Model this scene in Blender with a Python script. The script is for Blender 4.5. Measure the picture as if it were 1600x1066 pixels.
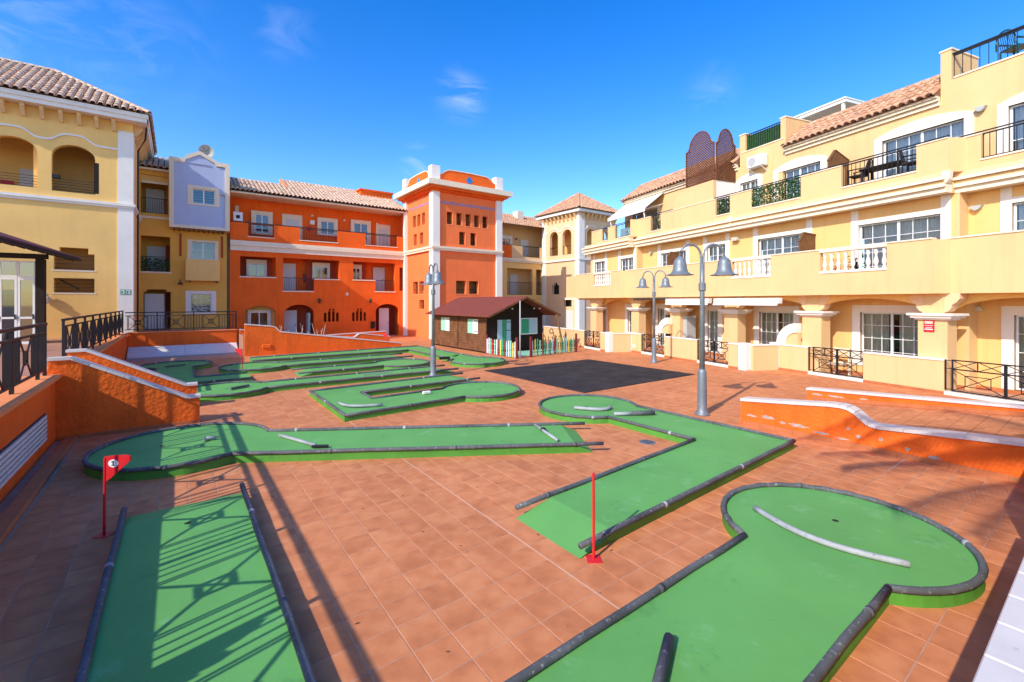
import bpy, math, random
from mathutils import Vector, Matrix
from mathutils.geometry import tessellate_polygon

random.seed(7)
rad = math.radians
for o in list(bpy.data.objects):
    bpy.data.objects.remove(o)
scene = bpy.context.scene
COL = scene.collection

# ------------------------------------------------------------------ camera
cam_data = bpy.data.cameras.new('camera')
cam = bpy.data.objects.new('camera', cam_data)
COL.objects.link(cam)
cam.location = (0, 0, 2.7)
cam.rotation_euler = (rad(90), 0, 0)
cam_data.sensor_width = 36
cam_data.lens = 36 * 710 / 1600
cam_data.shift_y = -61 / 1600
cam_data.clip_start = 0.05
cam_data.clip_end = 5000
scene.camera = cam

# ------------------------------------------------------------------ light
SUN_EL, SUN_AZ = rad(35.3), rad(40)          # the sun stands behind the camera, to its left
ldir = Vector((math.sin(SUN_AZ) * math.cos(SUN_EL), math.cos(SUN_AZ) * math.cos(SUN_EL), -math.sin(SUN_EL)))
sun_data = bpy.data.lights.new('sun', 'SUN')
sun_data.energy = 3.3
sun_data.angle = rad(0.45)
sun_data.color = (1.0, 0.935, 0.83)
sun = bpy.data.objects.new('sun', sun_data)
COL.objects.link(sun)
sun.location = (-20, -25, 30)
sun.rotation_euler = ldir.to_track_quat('-Z', 'Y').to_euler()

world = bpy.data.worlds.new('World')
scene.world = world
world.use_nodes = True
wn, wl = world.node_tree.nodes, world.node_tree.links
bg = wn['Background']
sky = wn.new('ShaderNodeTexSky')
sky.sky_type = 'NISHITA'
sky.sun_disc = False
sky.sun_elevation = SUN_EL
sky.sun_rotation = rad(220)
sky.air_density = 1.0
sky.dust_density = 0.9
sky.ozone_density = 1.0
sky.altitude = 600
hs = wn.new('ShaderNodeHueSaturation')
hs.inputs['Saturation'].default_value = 1.5
hs.inputs['Hue'].default_value = 0.514
hs.inputs['Value'].default_value = 1.42
wl.new(sky.outputs['Color'], hs.inputs['Color'])
# thin wisps of cloud: soft patches in a few directions, broken up by noise
tc = wn.new('ShaderNodeTexCoord')
mp = wn.new('ShaderNodeMapping')
mp.inputs['Scale'].default_value = (1.0, 1.0, 2.4)
wl.new(tc.outputs['Generated'], mp.inputs['Vector'])
nz = wn.new('ShaderNodeTexNoise')
nz.inputs['Scale'].default_value = 9.0
nz.inputs['Detail'].default_value = 7
nz.inputs['Roughness'].default_value = 0.6
nz.inputs['Distortion'].default_value = 1.4
wl.new(mp.outputs['Vector'], nz.inputs['Vector'])
rp = wn.new('ShaderNodeMapRange')
rp.inputs['From Min'].default_value = 0.44
rp.inputs['From Max'].default_value = 0.74
wl.new(nz.outputs['Fac'], rp.inputs['Value'])
acc = None
for dx, dz, rr, st in ((-0.86, 0.60, 0.18, 0.085), (-0.50, 0.60, 0.08, 0.09), (-0.11, 0.455, 0.075, 0.24), (0.44, 0.465, 0.07, 0.09), (-0.205, 0.305, 0.055, 0.2), (-1.7, 0.9, 0.3, 0.5), (1.9, 0.5, 0.3, 0.5), (0.4, 1.6, 0.25, 0.4)):
    d = Vector((dx, 1, dz)).normalized()
    di = wn.new('ShaderNodeVectorMath'); di.operation = 'DISTANCE'
    wl.new(tc.outputs['Generated'], di.inputs[0]); di.inputs[1].default_value = d
    r = wn.new('ShaderNodeMapRange'); r.interpolation_type = 'SMOOTHERSTEP'
    r.inputs['From Min'].default_value = rr; r.inputs['From Max'].default_value = 0.0
    r.inputs['To Min'].default_value = 0.0; r.inputs['To Max'].default_value = st
    wl.new(di.outputs['Value'], r.inputs['Value'])
    if acc is None: acc = r.outputs['Result']
    else:
        ad = wn.new('ShaderNodeMath'); ad.operation = 'ADD'
        wl.new(acc, ad.inputs[0]); wl.new(r.outputs['Result'], ad.inputs[1]); acc = ad.outputs['Value']
ml = wn.new('ShaderNodeMath'); ml.operation = 'MULTIPLY'; ml.use_clamp = True
wl.new(acc, ml.inputs[0]); wl.new(rp.outputs['Result'], ml.inputs[1])
mx = wn.new('ShaderNodeMixRGB')
wl.new(ml.outputs['Value'], mx.inputs['Fac'])
wl.new(hs.outputs['Color'], mx.inputs['Color1'])
mx.inputs['Color2'].default_value = (6.0, 6.3, 6.8, 1)
wl.new(mx.outputs['Color'], bg.inputs['Color'])
bg.inputs['Strength'].default_value = 0.15

vs = scene.view_settings
vs.view_transform = 'Standard'
vs.look = 'None'
vs.exposure = 0.58
vs.gamma = 1.0
vs.use_curve_mapping = False

# ------------------------------------------------------------------ frames
TH = rad(36.4)                       # the paving grid and most walls follow this turn
E1 = (math.cos(TH), math.sin(TH))
E2 = (-math.sin(TH), math.cos(TH))
RA = rad(22.1) - math.pi / 2         # the long terrace house on the right has its own line
G2A = rad(5)                         # one lane lies askew
ROT = {'k': TH - rad(5.4), 'ab': TH, 'R': RA, 'w': 0.0, 'g2': G2A}


def to_world(fr, x, y, z=0.0):
    c, s = math.cos(ROT[fr]), math.sin(ROT[fr])
    return Vector((x * c - y * s, x * s + y * c, z))


ORG = {}


def setp(o, label=None, cat=None, group=None, kind=None):
    if label: o['label'] = label
    if cat: o['category'] = cat
    if group: o['group'] = group
    if kind: o['kind'] = kind
    return o


def thing(name, label, cat, fr, x, y, z=0.0, group=None, kind=None):
    o = bpy.data.objects.new(name, None)
    o.empty_display_size = 0.2
    COL.objects.link(o)
    o.location = to_world(fr, x, y, z)
    o.rotation_euler = (0, 0, ROT[fr])
    ORG[o.name] = (x, y, z)
    return setp(o, label, cat, group, kind)


def root_org(o):
    while o is not None:
        if o.name in ORG:
            return ORG[o.name]
        o = o.parent
    return (0, 0, 0)


class MB:
    """collects faces in frame coordinates; x along, y into, z up (swap: x and y change places)"""
    def __init__(s, swap=False, mir=None):
        s.v, s.f, s.sw = [], [], swap

    def V(s, x, y, z):
        s.v.append((y, x, z) if s.sw else (x, y, z))
        return len(s.v) - 1

    def quad(s, *ps):
        s.f.append([s.V(*p) for p in ps])

    def box(s, x0, x1, y0, y1, z0, z1, c=0.0):
        if x0 > x1: x0, x1 = x1, x0
        if y0 > y1: y0, y1 = y1, y0
        if z0 > z1: z0, z1 = z1, z0
        if c <= 0:
            i = [s.V(x, y, z) for z in (z0, z1) for y in (y0, y1) for x in (x0, x1)]
            for q in ((0, 2, 3, 1), (4, 5, 7, 6), (0, 1, 5, 4), (2, 6, 7, 3), (0, 4, 6, 2), (1, 3, 7, 5)):
                s.f.append([i[k] for k in q])
            return s
        X, Y, Z = (x0, x1), (y0, y1), (z0, z1)
        ix = {}
        for a in (0, 1):
            for b in (0, 1):
                for d in (0, 1):
                    sx, sy, sz = (c, -c)[a], (c, -c)[b], (c, -c)[d]
                    ix[a, b, d, 0] = s.V(X[a], Y[b] + sy, Z[d] + sz)
                    ix[a, b, d, 1] = s.V(X[a] + sx, Y[b], Z[d] + sz)
                    ix[a, b, d, 2] = s.V(X[a] + sx, Y[b] + sy, Z[d])
                    s.f.append([ix[a, b, d, 0], ix[a, b, d, 1], ix[a, b, d, 2]])
        for a in (0, 1):
            s.f.append([ix[a, 0, 0, 0], ix[a, 1, 0, 0], ix[a, 1, 1, 0], ix[a, 0, 1, 0]])
            s.f.append([ix[0, a, 0, 1], ix[1, a, 0, 1], ix[1, a, 1, 1], ix[0, a, 1, 1]])
            s.f.append([ix[0, 0, a, 2], ix[1, 0, a, 2], ix[1, 1, a, 2], ix[0, 1, a, 2]])
            for b in (0, 1):
                s.f.append([ix[a, b, 0, 0], ix[a, b, 1, 0], ix[a, b, 1, 1], ix[a, b, 0, 1]])
                s.f.append([ix[a, 0, b, 0], ix[a, 1, b, 0], ix[a, 1, b, 2], ix[a, 0, b, 2]])
                s.f.append([ix[0, a, b, 1], ix[1, a, b, 1], ix[1, a, b, 2], ix[0, a, b, 2]])
        return s

    def prism(s, pts, ax, d0, d1):
        """polygon swept along one axis: 'y' takes (x,z), 'z' takes (x,y), 'x' takes (y,z)"""
        def mk(p, d):
            if ax == 'y': return s.V(p[0], d, p[1])
            if ax == 'z': return s.V(p[0], p[1], d)
            return s.V(d, p[0], p[1])
        n = len(pts)
        A = [mk(p, d0) for p in pts]
        B = [mk(p, d1) for p in pts]
        tr = tessellate_polygon([[Vector((p[0], p[1], 0)) for p in pts]])
        for t in tr:
            s.f.append([A[k] for k in t])
            s.f.append([B[k] for k in t][::-1])
        for k in range(n):
            s.f.append([A[k], A[(k + 1) % n], B[(k + 1) % n], B[k]])
        return s

    def tube(s, pts, r, n=8, caps=True, r1=None):
        P = [Vector(p) for p in pts]
        rings = []
        up0 = Vector((0, 0, 1))
        for i, p in enumerate(P):
            t = (P[min(i + 1, len(P) - 1)] - P[max(i - 1, 0)]).normalized()
            up = up0 if abs(t.dot(up0)) < 0.95 else Vector((1, 0, 0))
            sx = t.cross(up).normalized()
            sy = sx.cross(t).normalized()
            rr = r if r1 is None else r + (r1 - r) * i / (len(P) - 1)
            rings.append([s.V(*(p + (sx * math.cos(2 * math.pi * k / n) + sy * math.sin(2 * math.pi * k / n)) * rr)) for k in range(n)])
        for a, b in zip(rings, rings[1:]):
            for k in range(n):
                s.f.append([a[k], a[(k + 1) % n], b[(k + 1) % n], b[k]])
        if caps:
            s.f.append(rings[0][::-1])
            s.f.append(rings[-1])
        return s

    def lathe(s, prof, c=(0, 0), n=16):
        rings = []
        for r, z in prof:
            rings.append([s.V(c[0] + r * math.cos(2 * math.pi * k / n), c[1] + r * math.sin(2 * math.pi * k / n), z) for k in range(n)])
        for a, b in zip(rings, rings[1:]):
            for k in range(n):
                s.f.append([a[k], a[(k + 1) % n], b[(k + 1) % n], b[k]])
        if prof[0][0] > 1e-4: s.f.append(rings[0][::-1])
        if prof[-1][0] > 1e-4: s.f.append(rings[-1])
        return s

    def bar(s, p, q, w, d=None):
        """square bar between two points"""
        p, q = Vector(p), Vector(q)
        d = w if d is None else d
        t = (q - p).normalized()
        up = Vector((0, 0, 1)) if abs(t.z) < 0.95 else Vector((0, 1, 0))
        sx = t.cross(up).normalized() * (d / 2)
        sy = sx.cross(t).normalized() * (w / 2)
        A = [s.V(*(p + sx * i + sy * j)) for i, j in ((-1, -1), (1, -1), (1, 1), (-1, 1))]
        B = [s.V(*(q + sx * i + sy * j)) for i, j in ((-1, -1), (1, -1), (1, 1), (-1, 1))]
        for k in range(4):
            s.f.append([A[k], A[(k + 1) % 4], B[(k + 1) % 4], B[k]])
        s.f.append(A[::-1]); s.f.append(B)
        return s

    def wall(s, x0, x1, z0, z1, y0, y1, ops=()):
        """slab with rectangular openings (xa, xb, za, zb)"""
        xs = sorted({x0, x1} | {min(max(o[i], x0), x1) for o in ops for i in (0, 1)})
        zs = sorted({z0, z1} | {min(max(o[i], z0), z1) for o in ops for i in (2, 3)})
        def solid(i, j):
            if not (0 <= i < len(xs) - 1 and 0 <= j < len(zs) - 1): return False
            cx, cz = (xs[i] + xs[i + 1]) / 2, (zs[j] + zs[j + 1]) / 2
            return not any(o[0] < cx < o[1] and o[2] < cz < o[3] for o in ops)
        for i in range(len(xs) - 1):
            for j in range(len(zs) - 1):
                if not solid(i, j): continue
                xa, xb, za, zb = xs[i], xs[i + 1], zs[j], zs[j + 1]
                s.quad((xa, y0, za), (xb, y0, za), (xb, y0, zb), (xa, y0, zb))
                s.quad((xa, y1, za), (xa, y1, zb), (xb, y1, zb), (xb, y1, za))
                if not solid(i - 1, j): s.quad((xa, y0, za), (xa, y0, zb), (xa, y1, zb), (xa, y1, za))
                if not solid(i + 1, j): s.quad((xb, y0, za), (xb, y1, za), (xb, y1, zb), (xb, y0, zb))
                if not solid(i, j - 1): s.quad((xa, y0, za), (xa, y1, za), (xb, y1, za), (xb, y0, za))
                if not solid(i, j + 1): s.quad((xa, y0, zb), (xb, y0, zb), (xb, y1, zb), (xa, y1, zb))
        return s

    def arch(s, xa, xb, zs, zt, y0, y1, n=12):
        """fills the corners above a round arch inside a square-topped opening"""
        c, h, w = (xa + xb) / 2, zt - zs, (xb - xa) / 2
        P = [(c - w * math.cos(math.pi * k / n), zs + h * 0.985 * math.sin(math.pi * k / n)) for k in range(n + 1)]
        for p, q in zip(P, P[1:]):
            for y in (y0, y1):
                s.quad((p[0], y, p[1]), (q[0], y, q[1]), (q[0], y, zt), (p[0], y, zt))
            s.quad((p[0], y0, p[1]), (q[0], y0, q[1]), (q[0], y1, q[1]), (p[0], y1, p[1]))
        return s

    def mesh(s, name, org=(0, 0, 0)):
        me = bpy.data.meshes.new(name)
        me.from_pydata([(a - org[0], b - org[1], c - org[2]) for a, b, c in s.v], [], s.f)
        me.update()
        return me

    def part(s, name, mat, parent, label=None, kind=None, smooth=False):
        me = s.mesh(name, root_org(parent))
        me.materials.append(MAT[mat])
        if smooth:
            for p in me.polygons: p.use_smooth = True
        o = bpy.data.objects.new(name, me)
        COL.objects.link(o)
        o.parent = parent
        return setp(o, label, None, None, kind)

    def top(s, name, mat, label, cat, fr, org, group=None, kind=None, smooth=False):
        me = s.mesh(name, org)
        me.materials.append(MAT[mat])
        if smooth:
            for p in me.polygons: p.use_smooth = True
        o = bpy.data.objects.new(name, me)
        COL.objects.link(o)
        o.location = to_world(fr, *org)
        o.rotation_euler = (0, 0, ROT[fr])
        ORG[o.name] = org
        return setp(o, label, cat, group, kind)


def inst(me, name, parent, loc, rot=(0, 0, 0), mtx=None, mat=None):
    o = bpy.data.objects.new(name, me)
    COL.objects.link(o)
    o.parent = parent
    g = root_org(parent)
    l = (loc[0] - g[0], loc[1] - g[1], loc[2] - g[2])
    if mtx is not None:
        m = mtx.to_4x4(); m.translation = l
        o.matrix_local = m
    else:
        o.location = l
        o.rotation_euler = rot
    return o


def arc(cx, cy, r, a0, a1, n):
    return [(cx + r * math.cos(rad(a0 + (a1 - a0) * k / n)), cy + r * math.sin(rad(a0 + (a1 - a0) * k / n))) for k in range(n + 1)]


# ------------------------------------------------------------------ materials
MAT = {}


def mat(name, col, rough=0.85, *args, chips=None, **kw):
    m = mat0(name, col, rough, *args, **kw)
    if chips:      # scuffs and small flakes: (colour, scale, threshold) layers
        n, l = m.node_tree.nodes, m.node_tree.links
        b = n['Principled BSDF']
        for cc, sc, th, amt, stretch in chips:
            src = b.inputs['Base Color'].links[0].from_socket
            geo = n.new('ShaderNodeNewGeometry'); mp = n.new('ShaderNodeMapping'); mp.inputs['Scale'].default_value = stretch
            mp.inputs['Rotation'].default_value = (0, 0, 0.4)
            l.new(geo.outputs['Position'], mp.inputs['Vector'])
            nz = n.new('ShaderNodeTexNoise'); nz.inputs['Scale'].default_value = sc; nz.inputs['Detail'].default_value = 6; nz.inputs['Roughness'].default_value = 0.7
            l.new(mp.outputs['Vector'], nz.inputs['Vector'])
            r = n.new('ShaderNodeMapRange'); r.inputs['From Min'].default_value = th; r.inputs['From Max'].default_value = th + 0.05; r.inputs['To Max'].default_value = amt
            l.new(nz.outputs['Fac'], r.inputs['Value'])
            mx = n.new('ShaderNodeMixRGB'); l.new(r.outputs['Result'], mx.inputs['Fac']); l.new(src, mx.inputs['Color1']); mx.inputs['Color2'].default_value = (*cc, 1)
            l.new(mx.outputs['Color'], b.inputs['Base Color'])
    return m


def mat0(name, col, rough=0.85, var=0.10, vscale=1.3, bump=0.0, bscale=40.0, spec=0.3, metal=0.0, col2=None, thr=(0.55, 0.7), c2scale=6.0, streak=0.0, bdist=0.01):
    m = bpy.data.materials.new(name)
    m.use_nodes = True
    n, l = m.node_tree.nodes, m.node_tree.links
    b = n['Principled BSDF']
    b.inputs['Roughness'].default_value = rough
    b.inputs['Specular IOR Level'].default_value = spec
    b.inputs['Metallic'].default_value = metal
    geo = n.new('ShaderNodeNewGeometry')
    nz = n.new('ShaderNodeTexNoise')
    nz.inputs['Scale'].default_value = vscale
    nz.inputs['Detail'].default_value = 6
    nz.inputs['Roughness'].default_value = 0.62
    l.new(geo.outputs['Position'], nz.inputs['Vector'])
    mr = n.new('ShaderNodeMapRange')
    mr.inputs['From Min'].default_value = 0.3
    mr.inputs['From Max'].default_value = 0.7
    mr.inputs['To Min'].default_value = 1 - var
    mr.inputs['To Max'].default_value = 1 + var
    l.new(nz.outputs['Fac'], mr.inputs['Value'])
    mul = n.new('ShaderNodeVectorMath'); mul.operation = 'SCALE'
    mul.inputs[0].default_value = col[:3]
    l.new(mr.outputs['Result'], mul.inputs['Scale'])
    out = mul.outputs['Vector']
    if streak > 0:      # rain streaks: noise stretched down the wall
        mp = n.new('ShaderNodeMapping')
        mp.inputs['Scale'].default_value = (2.6, 2.6, 0.22)
        l.new(geo.outputs['Position'], mp.inputs['Vector'])
        n2 = n.new('ShaderNodeTexNoise')
        n2.inputs['Scale'].default_value = 1.6
        n2.inputs['Detail'].default_value = 5
        l.new(mp.outputs['Vector'], n2.inputs['Vector'])
        m2 = n.new('ShaderNodeMapRange')
        m2.inputs['From Min'].default_value = 0.52
        m2.inputs['From Max'].default_value = 0.78
        m2.inputs['To Min'].default_value = 1
        m2.inputs['To Max'].default_value = 1 - streak
        l.new(n2.outputs['Fac'], m2.inputs['Value'])
        mu2 = n.new('ShaderNodeVectorMath'); mu2.operation = 'SCALE'
        l.new(out, mu2.inputs[0]); l.new(m2.outputs['Result'], mu2.inputs['Scale'])
        out = mu2.outputs['Vector']
    if col2 is not None:
        n3 = n.new('ShaderNodeTexNoise')
        n3.inputs['Scale'].default_value = c2scale
        n3.inputs['Detail'].default_value = 5
        n3.inputs['Roughness'].default_value = 0.65
        l.new(geo.outputs['Position'], n3.inputs['Vector'])
        r3 = n.new('ShaderNodeMapRange')
        r3.inputs['From Min'].default_value = thr[0]
        r3.inputs['From Max'].default_value = thr[1]
        l.new(n3.outputs['Fac'], r3.inputs['Value'])
        mix = n.new('ShaderNodeMixRGB')
        l.new(r3.outputs['Result'], mix.inputs['Fac'])
        l.new(out, mix.inputs['Color1'])
        mix.inputs['Color2'].default_value = (*col2, 1)
        out = mix.outputs['Color']
    l.new(out, b.inputs['Base Color'])
    if bump > 0:
        nb = n.new('ShaderNodeTexNoise')
        nb.inputs['Scale'].default_value = bscale
        nb.inputs['Detail'].default_value = 4
        l.new(geo.outputs['Position'], nb.inputs['Vector'])
        bp = n.new('ShaderNodeBump')
        bp.inputs['Strength'].default_value = bump
        bp.inputs['Distance'].default_value = bdist
        l.new(nb.outputs['Fac'], bp.inputs['Height'])
        l.new(bp.outputs['Normal'], b.inputs['Normal'])
    MAT[name] = m
    return m


YEL = (0.74, 0.485, 0.235)
mat('stucco_yellow', YEL, 0.92, 0.05, 0.8, 0.3, 22, 0.15, streak=0.10)
mat('stucco_yellow_deep', (0.90, 0.56, 0.185), 0.92, 0.06, 0.8, 0.4, 18, 0.15, streak=0.06)
mat('stucco_gold', (0.83, 0.50, 0.195), 0.92, 0.06, 0.8, 0.35, 20, 0.15, streak=0.10)
mat('stucco_ochre', (0.78, 0.42, 0.085), 0.92, 0.06, 0.8, 0.3, 20, 0.15, streak=0.06)
mat('stucco_pale_yellow', (0.82, 0.53, 0.30), 0.92, 0.03, 0.8, 0.2, 22, 0.15, streak=0.04)
mat('stucco_orange', (0.86, 0.14, 0.019), 0.9, 0.11, 0.9, 0.5, 16, 0.15, streak=0.14)
mat('stucco_orange_rough', (0.82, 0.145, 0.02), 0.9, 0.14, 1.4, 1.0, 14, 0.15, streak=0.2, bdist=0.025)
mat('stucco_salmon', (0.82, 0.27, 0.10), 0.9, 0.06, 0.9, 0.5, 14, 0.15, streak=0.06)
mat('stucco_tower', (0.90, 0.20, 0.062), 0.9, 0.06, 0.9, 0.5, 14, 0.15, streak=0.06)
mat('stucco_lilac', (0.46, 0.52, 0.69), 0.9, 0.05, 0.9, 0.4, 16, 0.15, streak=0.08)
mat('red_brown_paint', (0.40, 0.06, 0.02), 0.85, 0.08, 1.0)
mat('white_trim', (0.84, 0.775, 0.69), 0.8, 0.04, 1.5, 0.08, 30, 0.25, streak=0.06)
mat('cream_trim', (0.82, 0.69, 0.51), 0.85, 0.04, 1.2, 0.1, 30, 0.2, streak=0.08)
mat('white_paint', (0.80, 0.80, 0.78), 0.45, 0.02, 2, spec=0.4)
mat('white_slat', (0.72, 0.67, 0.62), 0.55, 0.04, 2, spec=0.4)
mat('coping_tile', (0.66, 0.60, 0.55), 0.35, 0.06, 5, 0.05, 30, 0.5, col2=(0.30, 0.30, 0.31), thr=(0.66, 0.76), c2scale=9)
mat('black_metal', (0.012, 0.012, 0.014), 0.45, 0.2, 6, spec=0.4)
mat('brown_metal', (0.05, 0.03, 0.02), 0.5, 0.2, 6)
mat('lamp_grey', (0.20, 0.225, 0.245), 0.5, 0.14, 4, 0.15, 50, 0.4, metal=0.35, col2=(0.32, 0.34, 0.35), thr=(0.55, 0.72), c2scale=9)
mat('lamp_glass', (0.75, 0.77, 0.75), 0.3, 0.03, 3)
mat('green_paint', (0.128, 0.372, 0.09), 0.66, 0.12, 0.7, 0.12, 60, 0.3, col2=(0.22, 0.50, 0.22), thr=(0.60, 0.84), c2scale=2.2,
    chips=[((0.05, 0.21, 0.06), 1.7, 0.60, 0.30, (1, 1, 1)), ((0.30, 0.50, 0.27), 7, 0.68, 0.5, (1, 3.5, 1)), ((0.62, 0.62, 0.52), 19, 0.755, 0.7, (1, 1, 1)), ((0.05, 0.06, 0.04), 26, 0.775, 0.8, (1, 1, 1))])
mat('green_edge', (0.08, 0.27, 0.03), 0.6, 0.14, 1.6, 0.25, 30, 0.35, col2=(0.04, 0.20, 0.03), thr=(0.58, 0.72), c2scale=5)
mat('grey_pipe', (0.105, 0.11, 0.11), 0.66, 0.35, 2.2, 0.3, 60, 0.25, col2=(0.46, 0.45, 0.43), thr=(0.58, 0.76), c2scale=26)
mat('light_pipe', (0.36, 0.37, 0.37), 0.6, 0.2, 4, 0.3, 60, 0.3, col2=(0.10, 0.10, 0.11), thr=(0.60, 0.72), c2scale=22)
mat('red_paint', (0.66, 0.02, 0.025), 0.4, 0.06, 5, spec=0.4, col2=(0.62, 0.12, 0.11), thr=(0.66, 0.8), c2scale=12)
mat('rubber_mat', (0.038, 0.032, 0.031), 0.9, 0.3, 1.5, 0.3, 80, 0.15, col2=(0.06, 0.052, 0.055), thr=(0.5, 0.75), c2scale=1.2)
mat('dark_room', (0.03, 0.025, 0.02), 0.9, 0.2, 2)  # near-black: the darkness of unlit rooms and openings put in the colour
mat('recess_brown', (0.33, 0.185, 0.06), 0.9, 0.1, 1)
mat('door_white', (0.62, 0.62, 0.60), 0.5, 0.03, 2)
mat('curtain', (0.62, 0.56, 0.42), 0.9, 0.1, 3)
mat('curtain_white', (0.72, 0.75, 0.76), 0.9, 0.06, 3)
mat('roof_tile', (0.52, 0.30, 0.185), 0.85, 0.30, 2.6, 0.3, 40, 0.2, col2=(0.74, 0.58, 0.43), thr=(0.40, 0.60), c2scale=5.5)
mat('roof_tile_red', (0.50, 0.265, 0.15), 0.85, 0.28, 2.6, 0.3, 40, 0.2, col2=(0.68, 0.46, 0.30), thr=(0.48, 0.66), c2scale=5.5)
mat('roof_bed', (0.22, 0.11, 0.065), 0.9, 0.2, 3)
mat('shingle_red', (0.20, 0.05, 0.035), 0.9, 0.12, 5, 0.5, 60, 0.2)
mat('shingle_plum', (0.165, 0.06, 0.065), 0.9, 0.12, 5, 0.5, 60, 0.2)
mat('wood_hut', (0.17, 0.07, 0.029), 0.75, 0.3, 3.5, 0.3, 30, 0.25, col2=(0.07, 0.03, 0.015), thr=(0.5, 0.75), c2scale=2.2)
mat('wood_dark_and_shaded', (0.022, 0.013, 0.009), 0.75, 0.25, 4, 0.3, 30, 0.25)  # real dark timber, and the hut front with its shade in the colour
mat('wood_screen', (0.16, 0.075, 0.03), 0.7, 0.2, 4, 0.2, 30)
mat('wood_trellis', (0.15, 0.055, 0.022), 0.7, 0.2, 4)
mat('teal_paint', (0.03, 0.33, 0.17), 0.5, 0.06, 3)
mat('sky_paint', (0.38, 0.56, 0.62), 0.5, 0.06, 3)
mat('yellow_paint', (0.78, 0.62, 0.08), 0.5, 0.06, 3)
mat('mint_paint', (0.30, 0.62, 0.45), 0.5, 0.06, 3)
mat('maroon_paint', (0.22, 0.03, 0.03), 0.6, 0.1, 3)
mat('hedge_leaf', (0.028, 0.085, 0.022), 0.6, 0.35, 9, spec=0.3)
mat('plant_leaf', (0.10, 0.155, 0.025), 0.55, 0.3, 8, spec=0.3)
mat('plant_ochre', (0.34, 0.23, 0.03), 0.6, 0.3, 8)
mat('palm_leaf', (0.05, 0.10, 0.025), 0.5, 0.25, 6)
mat('palm_trunk', (0.14, 0.10, 0.065), 0.9, 0.3, 6, 0.8, 20)
mat('dry_stem', (0.55, 0.50, 0.42), 0.9, 0.15, 5)
mat('terracotta_pot', (0.38, 0.14, 0.06), 0.85, 0.1, 4)
mat('awning_cloth', (0.72, 0.71, 0.66), 0.85, 0.03, 1.5)
mat('awning_under', (0.55, 0.50, 0.36), 0.9, 0.03, 1.5)
mat('ac_white', (0.72, 0.72, 0.70), 0.5, 0.03, 3)
mat('cabinet_grey', (0.42, 0.43, 0.42), 0.5, 0.05, 2)
mat('cabinet_dark', (0.035, 0.035, 0.05), 0.6, 0.1, 2)
mat('plastic_green', (0.012, 0.075, 0.065), 0.35, 0.1, 4, spec=0.5)
mat('wicker_dark', (0.03, 0.022, 0.02), 0.7, 0.3, 20)
mat('sign_green', (0.03, 0.28, 0.13), 0.5, 0.03, 3)
mat('sign_red', (0.62, 0.02, 0.03), 0.45, 0.04, 3)
mat('blue_tile', (0.02, 0.20, 0.52), 0.3, 0.1, 6)
mat('frieze_tile', (0.34, 0.22, 0.30), 0.4, 0.4, 14)
mat('ground_sand', (0.30, 0.24, 0.17), 0.95, 0.2, 0.2)
mat('terrace_tile', (0.40, 0.20, 0.13), 0.8, 0.1, 1.5)
mat('grout', (0.50, 0.285, 0.185), 0.95, 0.2, 3, 0.3, 50)
mat('joint_pale', (0.60, 0.37, 0.25), 0.95, 0.12, 4)
mat('drain_metal', (0.30, 0.31, 0.33), 0.45, 0.2, 8, metal=0.6)
mat('skirting_tile', (0.46, 0.15, 0.055), 0.7, 0.14, 3)
mat('bare_plaster', (0.40, 0.355, 0.31), 0.95, 0.25, 14, 0.8, 40)
mat('purple_board', (0.10, 0.055, 0.24), 0.6, 0.05, 2)
mat('brick_red_door', (0.38, 0.04, 0.02), 0.7, 0.05, 2)
mat('shutter_blue', (0.30, 0.50, 0.62), 0.5, 0.05, 4)
mat('bronze', (0.06, 0.045, 0.03), 0.5, 0.1, 4)
mat('lamp_plate', (0.55, 0.50, 0.40), 0.5, 0.05, 4)


def glass(name, tint, behind=0.55):
    m = bpy.data.materials.new(name)
    m.use_nodes = True
    n, l = m.node_tree.nodes, m.node_tree.links
    n.remove(n['Principled BSDF'])
    out = n['Material Output']
    tr = n.new('ShaderNodeBsdfTransparent'); tr.inputs['Color'].default_value = (*tint, 1)
    gl = n.new('ShaderNodeBsdfGlossy'); gl.inputs['Roughness'].default_value = 0.03
    gl.inputs['Color'].default_value = (0.9, 0.95, 1, 1)
    fr = n.new('ShaderNodeFresnel'); fr.inputs['IOR'].default_value = 1.52
    ad = n.new('ShaderNodeMath'); ad.operation = 'ADD'; ad.inputs[1].default_value = 1 - behind - 0.3
    l.new(fr.outputs['Fac'], ad.inputs[0])
    mx = n.new('ShaderNodeMixShader')
    l.new(ad.outputs['Value'], mx.inputs['Fac'])
    l.new(tr.outputs['BSDF'], mx.inputs[1]); l.new(gl.outputs['BSDF'], mx.inputs[2])
    l.new(mx.outputs['Shader'], out.inputs['Surface'])
    MAT[name] = m


glass('pane_glass', (0.80, 0.84, 0.84), 0.66)
glass('pane_dark', (0.35, 0.38, 0.40), 0.60)


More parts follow.
